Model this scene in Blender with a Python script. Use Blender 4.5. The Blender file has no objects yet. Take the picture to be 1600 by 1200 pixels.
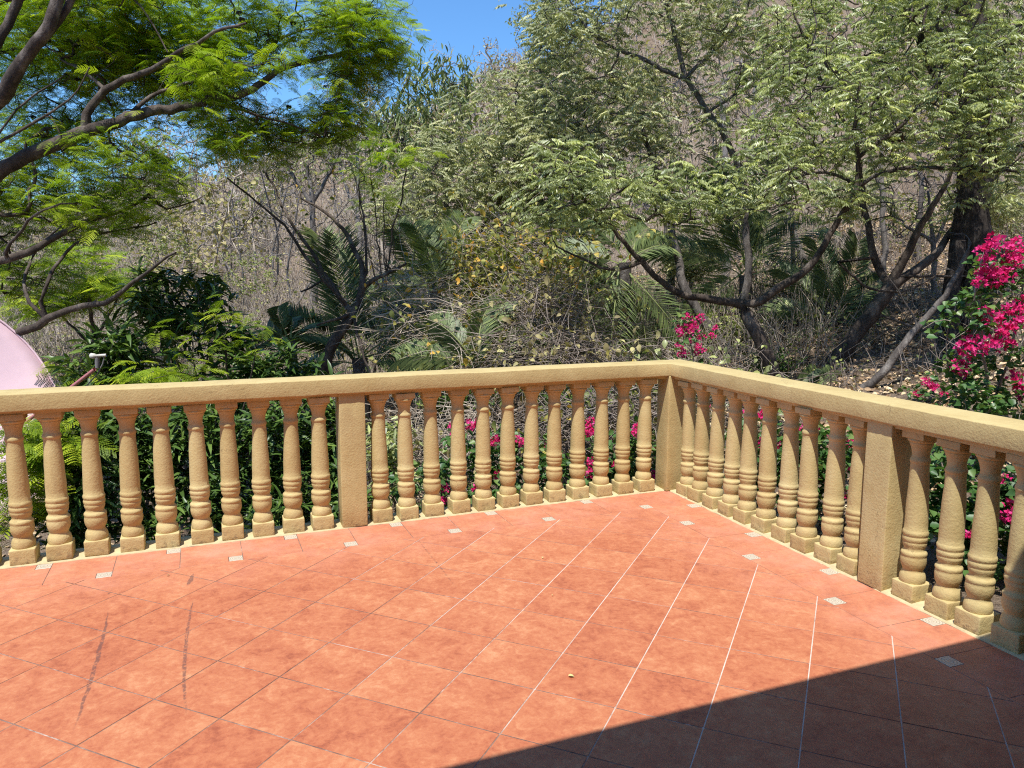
import bpy, math, random
import numpy as np
from mathutils import Matrix, Vector

# ------------------------------------------------------------------ camera, sky, sun, exposure
scene = bpy.context.scene
COL = scene.collection
RAD = math.radians
FPX, PITCH, ROLL, YAW = 1208.0, RAD(7.7954), RAD(0.0723), RAD(21.9935)
CAM = np.array([-3.2888, -4.9212, 1.6150])
FW = np.array([math.sin(YAW)*math.cos(PITCH), math.cos(YAW)*math.cos(PITCH), -math.sin(PITCH)])
_r = np.array([math.cos(YAW), -math.sin(YAW), 0.0]); _u = np.cross(_r, FW)
RT = _r*math.cos(ROLL) + _u*math.sin(ROLL)
UP = -_r*math.sin(ROLL) + _u*math.cos(ROLL)
cd = bpy.data.cameras.new('camera'); cam = bpy.data.objects.new('camera', cd); COL.objects.link(cam)
cd.sensor_width = 36.0; cd.lens = 36.0*FPX/1600.0; cd.clip_start = 0.05; cd.clip_end = 6000
cam.matrix_world = Matrix(((RT[0], UP[0], -FW[0], CAM[0]), (RT[1], UP[1], -FW[1], CAM[1]), (RT[2], UP[2], -FW[2], CAM[2]), (0, 0, 0, 1)))
scene.camera = cam

SUN_EL, SUN_AZ = RAD(67.0), RAD(222.0)          # azimuth clockwise from +Y
w = bpy.data.worlds.new('World'); scene.world = w; w.use_nodes = True
wn = w.node_tree.nodes; wl = w.node_tree.links; wn.clear()
sky = wn.new('ShaderNodeTexSky'); sky.sky_type = 'NISHITA'; sky.sun_disc = False
sky.sun_elevation = SUN_EL; sky.sun_rotation = SUN_AZ
sky.air_density = 1.0; sky.dust_density = 0.3; sky.ozone_density = 2.2; sky.altitude = 50
bg = wn.new('ShaderNodeBackground'); bg.inputs['Strength'].default_value = 0.15
wo = wn.new('ShaderNodeOutputWorld'); tint = wn.new('ShaderNodeMix'); tint.data_type = 'RGBA'; tint.blend_type = 'MULTIPLY'; tint.inputs[0].default_value = 1.0; tint.inputs[7].default_value = (0.55, 0.86, 1.12, 1)
wl.new(sky.outputs[0], tint.inputs[6]); wl.new(tint.outputs[2], bg.inputs[0]); wl.new(bg.outputs[0], wo.inputs[0])
sl = bpy.data.lights.new('sun', 'SUN'); sl.energy = 5.0; sl.angle = RAD(0.53); sl.color = (1.0, 0.975, 0.93)
so = bpy.data.objects.new('sun', sl); COL.objects.link(so)
sdir = Vector((math.sin(SUN_AZ)*math.cos(SUN_EL), math.cos(SUN_AZ)*math.cos(SUN_EL), math.sin(SUN_EL)))
so.rotation_euler = sdir.to_track_quat('Z', 'Y').to_euler()
vs = scene.view_settings; vs.view_transform = 'Standard'; vs.look = 'None'; vs.gamma = 1.0
vs.use_curve_mapping = False; vs.exposure = 0.36
scene.cycles.use_denoising = False; scene.cycles.pixel_filter_type = 'BLACKMAN_HARRIS'; scene.cycles.filter_width = 1.15
scene.cycles.max_bounces = 6; scene.cycles.diffuse_bounces = 3; scene.cycles.transmission_bounces = 4
scene.cycles.glossy_bounces = 2; scene.cycles.sample_clamp_indirect = 6.0

# ------------------------------------------------------------------ helpers
def at(px, py, d):
    return CAM + (FW + ((px-800.0)/FPX)*RT - ((py-600.0)/FPX)*UP)*d
def floor_at(px, py):
    v = FW + ((px-800.0)/FPX)*RT - ((py-600.0)/FPX)*UP
    return CAM + v*(-CAM[2]/v[2])
def rng(seed): return np.random.default_rng(seed)

def tag(o, label=None, cat=None, group=None, kind=None):
    if label: o['label'] = label
    if cat: o['category'] = cat
    if group: o['group'] = group
    if kind: o['kind'] = kind
    return o
def empty(name, loc=(0, 0, 0), rz=0.0):
    o = bpy.data.objects.new(name, None); COL.objects.link(o); o.location = loc; o.rotation_euler = (0, 0, rz)
    o.empty_display_size = 0.1
    return o
def link(name, me, parent=None, loc=None):
    o = bpy.data.objects.new(name, me); COL.objects.link(o)
    if parent: o.parent = parent
    if loc is not None: o.location = loc
    return o
def mesh_list(name, V, F, mat, smooth=False):
    me = bpy.data.meshes.new(name); me.from_pydata([tuple(v) for v in V], [], F); me.materials.append(mat)
    if smooth: me.polygons.foreach_set('use_smooth', [True]*len(me.polygons))
    me.update(); return me
def mesh_np(name, V, F, mat, rnd=None, smooth=False):
    """V (n,3), F (m,k) arrays"""
    me = bpy.data.meshes.new(name); V = np.ascontiguousarray(V, dtype=np.float32); F = np.ascontiguousarray(F, dtype=np.int32)
    n, (m, k) = len(V), F.shape
    me.vertices.add(n); me.vertices.foreach_set('co', V.ravel())
    me.loops.add(m*k); me.loops.foreach_set('vertex_index', F.ravel())
    me.polygons.add(m); me.polygons.foreach_set('loop_start', np.arange(m, dtype=np.int32)*k)
    me.polygons.foreach_set('loop_total', np.full(m, k, dtype=np.int32))
    if smooth: me.polygons.foreach_set('use_smooth', np.ones(m, dtype=bool))
    if rnd is not None:
        a = me.attributes.new('rnd', 'FLOAT', 'POINT'); a.data.foreach_set('value', np.ascontiguousarray(rnd, dtype=np.float32))
    me.materials.append(mat); me.update(calc_edges=True); return me

# ------------------------------------------------------------------ materials
def nt(name):
    m = bpy.data.materials.new(name); m.use_nodes = True
    n = m.node_tree.nodes; n.clear()
    out = n.new('ShaderNodeOutputMaterial'); b = n.new('ShaderNodeBsdfPrincipled')
    m.node_tree.links.new(b.outputs[0], out.inputs[0])
    return m, n, m.node_tree.links, b, out
def ramp(n, stops):
    r = n.new('ShaderNodeValToRGB'); e = r.color_ramp.elements
    while len(e) < len(stops): e.new(0.5)
    for el, (p, c) in zip(e, stops): el.position = p; el.color = (c[0], c[1], c[2], 1)
    return r
def noise(n, l, vec, scale, detail=4, rough=0.55, dist=0.0):
    t = n.new('ShaderNodeTexNoise'); t.inputs['Scale'].default_value = scale; t.inputs['Detail'].default_value = detail
    t.inputs['Roughness'].default_value = rough; t.inputs['Distortion'].default_value = dist
    if vec is not None: l.new(vec, t.inputs['Vector'])
    return t.outputs['Fac']
def mth(n, l, op, a, b=None, c=None, clamp=False):
    t = n.new('ShaderNodeMath'); t.operation = op; t.use_clamp = clamp
    for i, v in enumerate((a, b, c)):
        if v is None: continue
        if isinstance(v, (int, float)): t.inputs[i].default_value = v
        else: l.new(v, t.inputs[i])
    return t.outputs[0]
def mixc(n, l, fac, a, b, mode='MIX'):
    t = n.new('ShaderNodeMix'); t.data_type = 'RGBA'; t.blend_type = mode
    for s, v in ((0, fac), (6, a), (7, b)):
        if isinstance(v, (int, float)): t.inputs[s].default_value = v
        elif isinstance(v, tuple): t.inputs[s].default_value = (v[0], v[1], v[2], 1)
        else: l.new(v, t.inputs[s])
    return t.outputs[2]
def sstep(n, l, v, lo, hi):
    t = n.new('ShaderNodeMapRange'); t.interpolation_type = 'SMOOTHSTEP'
    l.new(v, t.inputs[0]); t.inputs[1].default_value = lo; t.inputs[2].default_value = hi
    t.inputs[3].default_value = 0; t.inputs[4].default_value = 1
    return t.outputs[0]
def bump(n, l, h, strength, dist, b):
    t = n.new('ShaderNodeBump'); t.inputs['Strength'].default_value = strength; t.inputs['Distance'].default_value = dist
    l.new(h, t.inputs['Height']); l.new(t.outputs[0], b.inputs['Normal'])

def leaf_mat(name, stops, transl=0.35, rough=0.45, spec=0.4, tcol=None):
    m, n, l, b, out = nt(name)
    a = n.new('ShaderNodeAttribute'); a.attribute_name = 'rnd'
    geo = n.new('ShaderNodeNewGeometry')
    nz = noise(n, l, geo.outputs['Position'], 3.0, 2)
    v = mth(n, l, 'ADD', a.outputs['Fac'], mth(n, l, 'MULTIPLY_ADD', nz, 0.3, -0.15))
    r = ramp(n, stops); l.new(v, r.inputs[0]); l.new(r.outputs[0], b.inputs['Base Color'])
    b.inputs['Roughness'].default_value = rough; b.inputs['Specular IOR Level'].default_value = spec
    t = n.new('ShaderNodeBsdfTranslucent')
    tc = mixc(n, l, 1.0, r.outputs[0], tcol or (1.0, 1.15, 0.55), 'MULTIPLY'); l.new(tc, t.inputs[0])
    mx = n.new('ShaderNodeMixShader'); mx.inputs[0].default_value = transl
    l.new(b.outputs[0], mx.inputs[1]); l.new(t.outputs[0], mx.inputs[2]); l.new(mx.outputs[0], out.inputs[0])
    return m
def bark_mat(name, c0, c1, c2, scale=9.0):
    m, n, l, b, out = nt(name)
    geo = n.new('ShaderNodeNewGeometry')
    mp = n.new('ShaderNodeMapping'); mp.inputs['Scale'].default_value = (1, 1, 0.45); l.new(geo.outputs['Position'], mp.inputs[0])
    f = noise(n, l, mp.outputs[0], scale, 6, 0.65)
    r = ramp(n, [(0.3, c0), (0.52, c1), (0.72, c2)]); l.new(f, r.inputs[0]); l.new(r.outputs[0], b.inputs['Base Color'])
    b.inputs['Roughness'].default_value = 0.9; b.inputs['Specular IOR Level'].default_value = 0.2
    g = noise(n, l, mp.outputs[0], scale*5, 5, 0.7); bump(n, l, g, 0.8, 0.02, b)
    return m
def plain_mat(name, c, rough=0.6, spec=0.4, var=0.12, scale=12, bmp=0.0):
    m, n, l, b, out = nt(name)
    tc = n.new('ShaderNodeTexCoord')
    f = noise(n, l, tc.outputs['Object'], scale, 5, 0.6)
    lo = tuple(x*(1-var) for x in c); hi = tuple(min(1, x*(1+var)) for x in c)
    r = ramp(n, [(0.3, lo), (0.7, hi)]); l.new(f, r.inputs[0]); l.new(r.outputs[0], b.inputs['Base Color'])
    b.inputs['Roughness'].default_value = rough; b.inputs['Specular IOR Level'].default_value = spec
    if bmp: bump(n, l, noise(n, l, tc.outputs['Object'], scale*8, 4), 0.5, bmp, b)
    return m

def stucco_mat():
    m, n, l, b, out = nt('ochre_painted_concrete')
    geo = n.new('ShaderNodeNewGeometry'); p = geo.outputs['Position']
    f = noise(n, l, p, 5.0, 5, 0.6); g = noise(n, l, p, 38.0, 4, 0.6)
    r = ramp(n, [(0.3, (0.46, 0.345, 0.148)), (0.55, (0.54, 0.425, 0.195)), (0.75, (0.585, 0.485, 0.240))])
    oi = n.new('ShaderNodeObjectInfo')
    l.new(mth(n, l, 'ADD', mth(n, l, 'MULTIPLY_ADD', g, 0.35, mth(n, l, 'MULTIPLY', f, 0.65)), mth(n, l, 'MULTIPLY_ADD', oi.outputs['Random'], 0.22, -0.11)), r.inputs[0])
    sx = n.new('ShaderNodeSeparateXYZ'); l.new(p, sx.inputs[0])
    # grime near the floor, chipped in patches
    lowz = sstep(n, l, sx.outputs['Z'], 0.085, 0.002)
    chip = sstep(n, l, noise(n, l, p, 30.0, 6, 0.75), 0.50, 0.60)
    c1 = mixc(n, l, mth(n, l, 'MULTIPLY', lowz, mth(n, l, 'MULTIPLY', chip, 0.75)), r.outputs[0], (0.22, 0.16, 0.09))
    stain = sstep(n, l, noise(n, l, p, 2.3, 6, 0.7), 0.58, 0.8)
    c2 = mixc(n, l, mth(n, l, 'MULTIPLY', stain, 0.45), c1, (0.40, 0.27, 0.13))
    vo = n.new('ShaderNodeTexVoronoi'); vo.feature = 'DISTANCE_TO_EDGE'; vo.inputs['Scale'].default_value = 4.2
    wp = n.new('ShaderNodeVectorMath'); wp.operation = 'ADD'; nv = n.new('ShaderNodeTexNoise'); nv.inputs['Scale'].default_value = 6.0; nv.inputs['Detail'].default_value = 5
    l.new(p, nv.inputs['Vector']); sc_ = n.new('ShaderNodeVectorMath'); sc_.operation = 'SCALE'; sc_.inputs['Scale'].default_value = 0.35; l.new(nv.outputs['Color'], sc_.inputs[0])
    l.new(p, wp.inputs[0]); l.new(sc_.outputs[0], wp.inputs[1]); l.new(wp.outputs[0], vo.inputs['Vector'])
    crack = mth(n, l, 'MULTIPLY', sstep(n, l, vo.outputs['Distance'], 0.007, 0.002), sstep(n, l, noise(n, l, p, 1.7, 3), 0.52, 0.62))
    c2 = mixc(n, l, mth(n, l, 'MULTIPLY', crack, 0.55), c2, (0.20, 0.13, 0.06))
    pits = sstep(n, l, noise(n, l, p, 46.0, 3, 0.6), 0.72, 0.77)
    c2 = mixc(n, l, mth(n, l, 'MULTIPLY', pits, 0.5), c2, (0.24, 0.16, 0.08))
    streak = n.new('ShaderNodeMapping'); streak.inputs['Scale'].default_value = (1, 1, 0.16); l.new(p, streak.inputs[0])
    dr_ = sstep(n, l, noise(n, l, streak.outputs[0], 26.0, 4, 0.65), 0.56, 0.76)
    c2 = mixc(n, l, mth(n, l, 'MULTIPLY', dr_, 0.28), c2, (0.36, 0.255, 0.125))
    l.new(c2, b.inputs['Base Color'])
    b.inputs['Roughness'].default_value = 0.75; b.inputs['Specular IOR Level'].default_value = 0.25
    h = mth(n, l, 'ADD', mth(n, l, 'MULTIPLY', noise(n, l, p, 85.0, 4, 0.6), 1.0), mth(n, l, 'MULTIPLY', noise(n, l, p, 24.0, 3, 0.5, 0.4), 0.5))
    bump(n, l, h, 0.42, 0.006, b)
    return m

TH = RAD(44.394); TILE = 0.33; U0 = np.array([-3.98957, -1.80391])     # field grid
EA = np.array([math.cos(TH-math.pi/2), math.sin(TH-math.pi/2)])        # step between white joints
EB = np.array([math.cos(TH), math.sin(TH)])
RW = RAD(-1.6464); NR = np.array([math.cos(RW), math.sin(RW)])          # outward normal of the right run
DR = np.array([NR[1], -NR[0]])                                          # along the right run, away from the corner
if DR[1] > 0: DR = -DR

def arc_mask(n, l, p, A, B, bulge, width, lo, hi, nscale=30.0):
    """dark rub mark between floor points A and B, bent sideways"""
    A = np.array(A[:2]); B = np.array(B[:2]); L = np.linalg.norm(B-A); d = (B-A)/L; q = np.array([-d[1], d[0]])
    sx = n.new('ShaderNodeSeparateXYZ'); l.new(p, sx.inputs[0]); X, Y = sx.outputs[0], sx.outputs[1]
    u = mth(n, l, 'ADD', mth(n, l, 'MULTIPLY', X, d[0]/L), mth(n, l, 'MULTIPLY_ADD', Y, d[1]/L, -float(A@d)/L))
    v = mth(n, l, 'ADD', mth(n, l, 'MULTIPLY', X, q[0]), mth(n, l, 'MULTIPLY_ADD', Y, q[1], -float(A@q)))
    uu = mth(n, l, 'SUBTRACT', u, mth(n, l, 'MULTIPLY', u, u))            # u(1-u)
    wob = mth(n, l, 'MULTIPLY_ADD', noise(n, l, p, 9.0, 2), 0.02, -0.01)
    dv = mth(n, l, 'ABSOLUTE', mth(n, l, 'ADD', mth(n, l, 'SUBTRACT', v, mth(n, l, 'MULTIPLY', uu, 4*bulge)), wob))
    wv = mth(n, l, 'MULTIPLY_ADD', uu, 3.2*width, 0.001)
    edge = sstep(n, l, mth(n, l, 'SUBTRACT', wv, dv), -0.002, 0.003)
    ends = mth(n, l, 'MULTIPLY', sstep(n, l, u, 0.0, 0.06), sstep(n, l, u, 1.0, 0.8))
    br = sstep(n, l, noise(n, l, p, nscale, 4, 0.7), lo, hi)
    return mth(n, l, 'MULTIPLY', mth(n, l, 'MULTIPLY', edge, ends), br)

def terracotta_mat():
    m, n, l, b, out = nt('terracotta_tile')
    geo = n.new('ShaderNodeNewGeometry'); p = geo.outputs['Position']
    oi = n.new('ShaderNodeObjectInfo')
    cmb = n.new('ShaderNodeCombineXYZ'); l.new(mth(n, l, 'MULTIPLY', oi.outputs['Random'], 37.0), cmb.inputs[0]); l.new(mth(n, l, 'MULTIPLY', oi.outputs['Random'], 91.0), cmb.inputs[1])
    va = n.new('ShaderNodeVectorMath'); va.operation = 'ADD'; l.new(p, va.inputs[0]); l.new(cmb.outputs[0], va.inputs[1])
    q = va.outputs[0]
    f1 = noise(n, l, q, 8.5, 8, 0.72, 0.5); f2 = noise(n, l, q, 36.0, 6, 0.72, 0.6); f3 = noise(n, l, q, 2.2, 3, 0.5)
    v = mth(n, l, 'ADD', mth(n, l, 'MULTIPLY', f1, 0.48), mth(n, l, 'ADD', mth(n, l, 'MULTIPLY', f2, 0.37), mth(n, l, 'MULTIPLY', f3, 0.15)))
    v = mth(n, l, 'ADD', v, mth(n, l, 'MULTIPLY_ADD', oi.outputs['Random'], 0.055, -0.0275))
    r = ramp(n, [(0.36, (0.30, 0.084, 0.042)), (0.45, (0.415, 0.130, 0.060)), (0.53, (0.475, 0.170, 0.078)), (0.60, (0.52, 0.222, 0.106)), (0.70, (0.57, 0.31, 0.16))])
    l.new(v, r.inputs[0])
    # pale salt bloom towards the balustrades
    sx = n.new('ShaderNodeSeparateXYZ'); l.new(p, sx.inputs[0])
    dl = mth(n, l, 'MULTIPLY', sx.outputs[1], -1.0)
    dr = mth(n, l, 'MULTIPLY', mth(n, l, 'ADD', mth(n, l, 'MULTIPLY', sx.outputs[0], float(NR[0])), mth(n, l, 'MULTIPLY', sx.outputs[1], float(NR[1]))), -1.0)
    near = sstep(n, l, mth(n, l, 'MINIMUM', dl, dr), 0.95, 0.03)
    bl = sstep(n, l, noise(n, l, p, 3.6, 6, 0.7), 0.38, 0.75)
    c1 = mixc(n, l, mth(n, l, 'MULTIPLY', mth(n, l, 'MULTIPLY_ADD', bl, 0.62, 0.22), near), r.outputs[0], (0.60, 0.27, 0.18))
    # rub marks
    def F(x, y): return floor_at(x, y)
    s1 = arc_mask(n, l, p, F(170, 952), F(110, 1155), 0.012, 0.010, 0.36, 0.52, 45)
    s2 = arc_mask(n, l, p, F(303, 935), F(291, 1132), -0.022, 0.009, 0.38, 0.54, 45)
    s3 = arc_mask(n, l, p, F(302, 896), F(294, 916), 0.0, 0.016, 0.4, 0.5)
    s4 = arc_mask(n, l, p, F(652, 842), F(716, 922), 0.0, 0.006, 0.46, 0.6)
    s5 = arc_mask(n, l, p, F(174, 918), F(168, 934), 0.0, 0.010, 0.48, 0.6)
    s = mth(n, l, 'MAXIMUM', mth(n, l, 'MAXIMUM', s1, s2), mth(n, l, 'MAXIMUM', s3, mth(n, l, 'MAXIMUM', s4, s5)))
    spots = sstep(n, l, noise(n, l, p, 11.0, 3, 0.6), 0.74, 0.80)
    c2 = mixc(n, l, mth(n, l, 'MULTIPLY', spots, 0.45), c1, (0.16, 0.075, 0.05))
    c3 = mixc(n, l, mth(n, l, 'MULTIPLY', s, 0.66), c2, (0.10, 0.055, 0.05))
    l.new(c3, b.inputs['Base Color'])
    l.new(mth(n, l, 'MULTIPLY_ADD', f1, 0.25, 0.42), b.inputs['Roughness']); b.inputs['Specular IOR Level'].default_value = 0.3
    bump(n, l, mth(n, l, 'ADD', mth(n, l, 'MULTIPLY', f2, 0.6), f1), 0.25, 0.004, b)
    return m

def grout_mat():
    m, n, l, b, out = nt('cement_joint')
    geo = n.new('ShaderNodeNewGeometry'); p = geo.outputs['Position']
    sx = n.new('ShaderNodeSeparateXYZ'); l.new(p, sx.inputs[0]); X, Y = sx.outputs[0], sx.outputs[1]
    ua = mth(n, l, 'ADD', mth(n, l, 'MULTIPLY', X, EA[0]/TILE), mth(n, l, 'MULTIPLY_ADD', Y, EA[1]/TILE, -float(U0@EA)/TILE))
    fa = mth(n, l, 'ABSOLUTE', mth(n, l, 'SUBTRACT', mth(n, l, 'FRACT', mth(n, l, 'ADD', ua, 0.5)), 0.5))
    isA = sstep(n, l, fa, 0.016, 0.010)
    nz = noise(n, l, p, 5.0, 4, 0.75); nf = noise(n, l, p, 30.0, 4, 0.7)
    bias = mth(n, l, 'MULTIPLY_ADD', mth(n, l, 'MULTIPLY', isA, sstep(n, l, X, -3.0, -1.4)), 1.0, -0.40)
    nz = noise(n, l, p, 1.9, 5, 0.8)
    v = mth(n, l, 'ADD', mth(n, l, 'MULTIPLY_ADD', nz, 0.9, mth(n, l, 'MULTIPLY', nf, 0.4)), mth(n, l, 'MULTIPLY', bias, 0.24))
    r = ramp(n, [(0.42, (0.11, 0.066, 0.052)), (0.58, (0.24, 0.15, 0.115)), (0.68, (0.46, 0.34, 0.27)), (0.90, (0.62, 0.53, 0.44))])
    l.new(v, r.inputs[0]); l.new(r.outputs[0], b.inputs['Base Color']); b.inputs['Roughness'].default_value = 0.95
    b.inputs['Specular IOR Level'].default_value = 0.1
    return m

def deco_mat():
    m, n, l, b, out = nt('patterned_insert_tile')
    tc = n.new('ShaderNodeTexCoord'); o = tc.outputs['Object']
    f = noise(n, l, o, 60.0, 3, 0.6)
    wv = n.new('ShaderNodeTexWave'); wv.wave_type = 'RINGS'; wv.rings_direction = 'SPHERICAL'; wv.inputs['Scale'].default_value = 26; wv.inputs['Distortion'].default_value = 6.0
    wv.inputs['Detail'].default_value = 2; wv.inputs['Detail Scale'].default_value = 40; l.new(o, wv.inputs['Vector'])
    k = sstep(n, l, wv.outputs['Fac'], 0.78, 0.92)
    c = mixc(n, l, mth(n, l, 'MULTIPLY', k, 0.85), (0.56, 0.49, 0.38), (0.15, 0.10, 0.055))
    c = mixc(n, l, mth(n, l, 'MULTIPLY', sstep(n, l, f, 0.5, 0.7), 0.3), c, (0.45, 0.36, 0.2))
    l.new(c, b.inputs['Base Color']); b.inputs['Roughness'].default_value = 0.4
    return m

def ground_mat():
    m, n, l, b, out = nt('dry_leaf_litter_soil')
    geo = n.new('ShaderNodeNewGeometry'); p = geo.outputs['Position']
    f1 = noise(n, l, p, 0.55, 6, 0.65); f2 = noise(n, l, p, 7.0, 8, 0.75); f3 = noise(n, l, p, 40.0, 4, 0.7)
    v = mth(n, l, 'ADD', mth(n, l, 'MULTIPLY', f1, 0.3), mth(n, l, 'ADD', mth(n, l, 'MULTIPLY', f2, 0.35), mth(n, l, 'MULTIPLY', f3, 0.35)))
    r = ramp(n, [(0.36, (0.11, 0.075, 0.052)), (0.47, (0.28, 0.205, 0.145)), (0.58, (0.44, 0.335, 0.245)), (0.70, (0.58, 0.46, 0.35))])
    l.new(v, r.inputs[0]); l.new(r.outputs[0], b.inputs['Base Color']); b.inputs['Roughness'].default_value = 1.0
    b.inputs['Specular IOR Level'].default_value = 0.05
    bump(n, l, mth(n, l, 'ADD', f2, f3), 1.0, 0.08, b)
    return m

M = dict(
    stucco=stucco_mat(), tile=terracotta_mat(), grout=grout_mat(), deco=deco_mat(), ground=ground_mat(),
    sill=plain_mat('pale_ochre_mortar', (0.52, 0.42, 0.235), 0.85, 0.2, 0.15, 20, 0.004),
    housewall=plain_mat('ochre_house_paint', (0.36, 0.24, 0.12), 0.8, 0.2, 0.08, 4, 0.004),
    eave=plain_mat('brown_ceiling_paint', (0.22, 0.15, 0.09), 0.85, 0.2, 0.05, 4),
    feather=leaf_mat('feathery_leaf', [(0.0, (0.120, 0.181, 0.013)), (0.5, (0.290, 0.393, 0.026)), (1.0, (0.616, 0.658, 0.045))], 0.45, 0.5, 0.3),
    olive=leaf_mat('olive_green_leaf', [(0.0, (0.193, 0.222, 0.104)), (0.5, (0.388, 0.420, 0.183)), (0.85, (0.622, 0.638, 0.239)), (1.0, (0.833, 0.787, 0.256))], 0.36, 0.34, 0.5),
    olive2=leaf_mat('dusty_olive_leaf', [(0.0, (0.213, 0.232, 0.121)), (0.5, (0.423, 0.431, 0.220)), (1.0, (0.741, 0.685, 0.322))], 0.28, 0.45, 0.4),
    droop=leaf_mat('drooping_leaf', [(0.0, (0.077, 0.110, 0.032)), (0.6, (0.187, 0.232, 0.077)), (0.9, (0.442, 0.397, 0.115)), (1.0, (0.751, 0.530, 0.096))], 0.2, 0.4, 0.45),
    dark=leaf_mat('dark_lanceolate_leaf', [(0.0, (0.032, 0.065, 0.013)), (0.6, (0.083, 0.146, 0.028)), (1.0, (0.194, 0.269, 0.052))], 0.15, 0.38, 0.32),
    palm=leaf_mat('palm_leaflet', [(0.0, (0.083, 0.113, 0.045)), (0.6, (0.181, 0.232, 0.088)), (1.0, (0.417, 0.462, 0.150))], 0.22, 0.45, 0.3),
    boug=leaf_mat('bougainvillea_leaf', [(0.0, (0.035, 0.088, 0.024)), (0.6, (0.088, 0.184, 0.045)), (0.9, (0.208, 0.288, 0.075)), (1.0, (0.352, 0.352, 0.090))], 0.3, 0.42, 0.45),
    bract=leaf_mat('magenta_bract', [(0.0, (0.62, 0.012, 0.095)), (0.5, (0.80, 0.028, 0.21)), (1.0, (0.85, 0.13, 0.40))], 0.35, 0.6, 0.2, (1.0, 0.9, 1.0)),
    dry=leaf_mat('dry_pale_leaf', [(0.0, (0.187, 0.149, 0.073)), (0.45, (0.374, 0.302, 0.138)), (0.8, (0.562, 0.493, 0.211)), (1.0, (0.712, 0.657, 0.276))], 0.25, 0.6, 0.25),
    vine=leaf_mat('vine_leaf', [(0.0, (0.100, 0.127, 0.036)), (0.45, (0.266, 0.287, 0.080)), (0.75, (0.531, 0.437, 0.107)), (0.9, (0.797, 0.437, 0.064)), (1.0, (0.800, 0.390, 0.054))], 0.3, 0.5, 0.35),
    litter=leaf_mat('fallen_leaf_litter', [(0.0, (0.233, 0.145, 0.087)), (0.5, (0.544, 0.369, 0.214)), (1.0, (0.800, 0.678, 0.427))], 0.1, 0.8, 0.15),
    hillgreen=leaf_mat('hillside_shrub_leaf', [(0.0, (0.114, 0.143, 0.045)), (0.5, (0.244, 0.269, 0.081)), (1.0, (0.454, 0.454, 0.149))], 0.3, 0.5, 0.3),
    bark=bark_mat('dark_brown_bark', (0.035, 0.027, 0.022), (0.095, 0.073, 0.058), (0.24, 0.20, 0.165)),
    barkdark=bark_mat('blackish_bark', (0.018, 0.014, 0.012), (0.045, 0.036, 0.030), (0.11, 0.092, 0.078), 12),
    bark2=bark_mat('grey_brown_bark', (0.06, 0.05, 0.044), (0.14, 0.12, 0.105), (0.28, 0.25, 0.22), 14),
    barkpale=bark_mat('pale_grey_bark', (0.12, 0.105, 0.09), (0.21, 0.185, 0.165), (0.33, 0.30, 0.27), 16),
    twig=bark_mat('dry_grey_twig', (0.25, 0.20, 0.155), (0.48, 0.395, 0.305), (0.66, 0.575, 0.47), 6),
    twigdark=bark_mat('dry_brown_twig', (0.13, 0.10, 0.082), (0.31, 0.25, 0.205), (0.52, 0.44, 0.37), 8),
    pod=plain_mat('black_seed_pod', (0.022, 0.013, 0.010), 0.5, 0.4, 0.3, 30),
    dish=plain_mat('faded_pink_paint', (0.72, 0.50, 0.54), 0.55, 0.4, 0.05, 5),
    dishdark=plain_mat('pink_strut_paint', (0.52, 0.20, 0.20), 0.5, 0.4, 0.1, 8),
    lnb=plain_mat('cream_plastic', (0.62, 0.58, 0.48), 0.45, 0.4, 0.05, 8),
    metal=plain_mat('weathered_steel', (0.18, 0.17, 0.16), 0.6, 0.5, 0.15, 10),
)

# ------------------------------------------------------------------ terrain
_COLS = np.array([-2400, -700, 0, 300, 560, 830, 1100, 1350, 1600, 2300, 4000.])
_AZC = np.degrees(np.arctan((_COLS-800)/FPX)) + math.degrees(YAW)
_RN = np.array([0, 3.5, 6.5, 9, 13, 20, 30, 45, 62, 90, 150, 400.])
_ZN = np.array([
    [-2.2, -2.2, -2.2, -2.0, -1.8, -1.2, -0.8, -0.6, -0.5, -0.5, -0.5],
    [-2.2, -2.2, -2.2, -2.0, -1.8, -1.2, -0.8, -0.6, -0.5, -0.5, -0.5],
    [-2.0, -2.0, -2.0, -1.8, -1.5, -0.9, -0.6, -0.3, -0.1, 0.2, 0.2],
    [-1.6, -1.6, -1.6, -1.3, -0.9, -0.2, 0.2, 0.5, 0.7, 0.9, 0.9],
    [-1.0, -1.0, -0.9, -0.5, 0.0, 0.6, 1.0, 1.3, 1.5, 1.8, 1.8],
    [0.0, 0.0, 0.2, 0.5, 1.0, 1.8, 2.5, 3.0, 3.4, 4.0, 4.0],
    [1.3, 1.3, 1.6, 2.4, 3.6, 5.3, 7.2, 8.4, 9.0, 10, 10],
    [3.6, 3.6, 4.0, 6.2, 9.0, 13.2, 18.5, 20.5, 22, 22, 22],
    [5.0, 5.0, 5.4, 8.2, 11.5, 17.0, 25, 28, 30, 30, 30],
    [4.0, 4.0, 4.5, 7.0, 10.0, 15.0, 22, 27, 30, 30, 30],
    [0, 0, 0, 2, 4, 6, 10, 12, 14, 14, 14],
    [-3, -3, -3, -3, -3, -3, -3, -3, -3, -3, -3]])
def _sm(t): return t*t*(3-2*t)*0.5 + t*0.5
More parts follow.
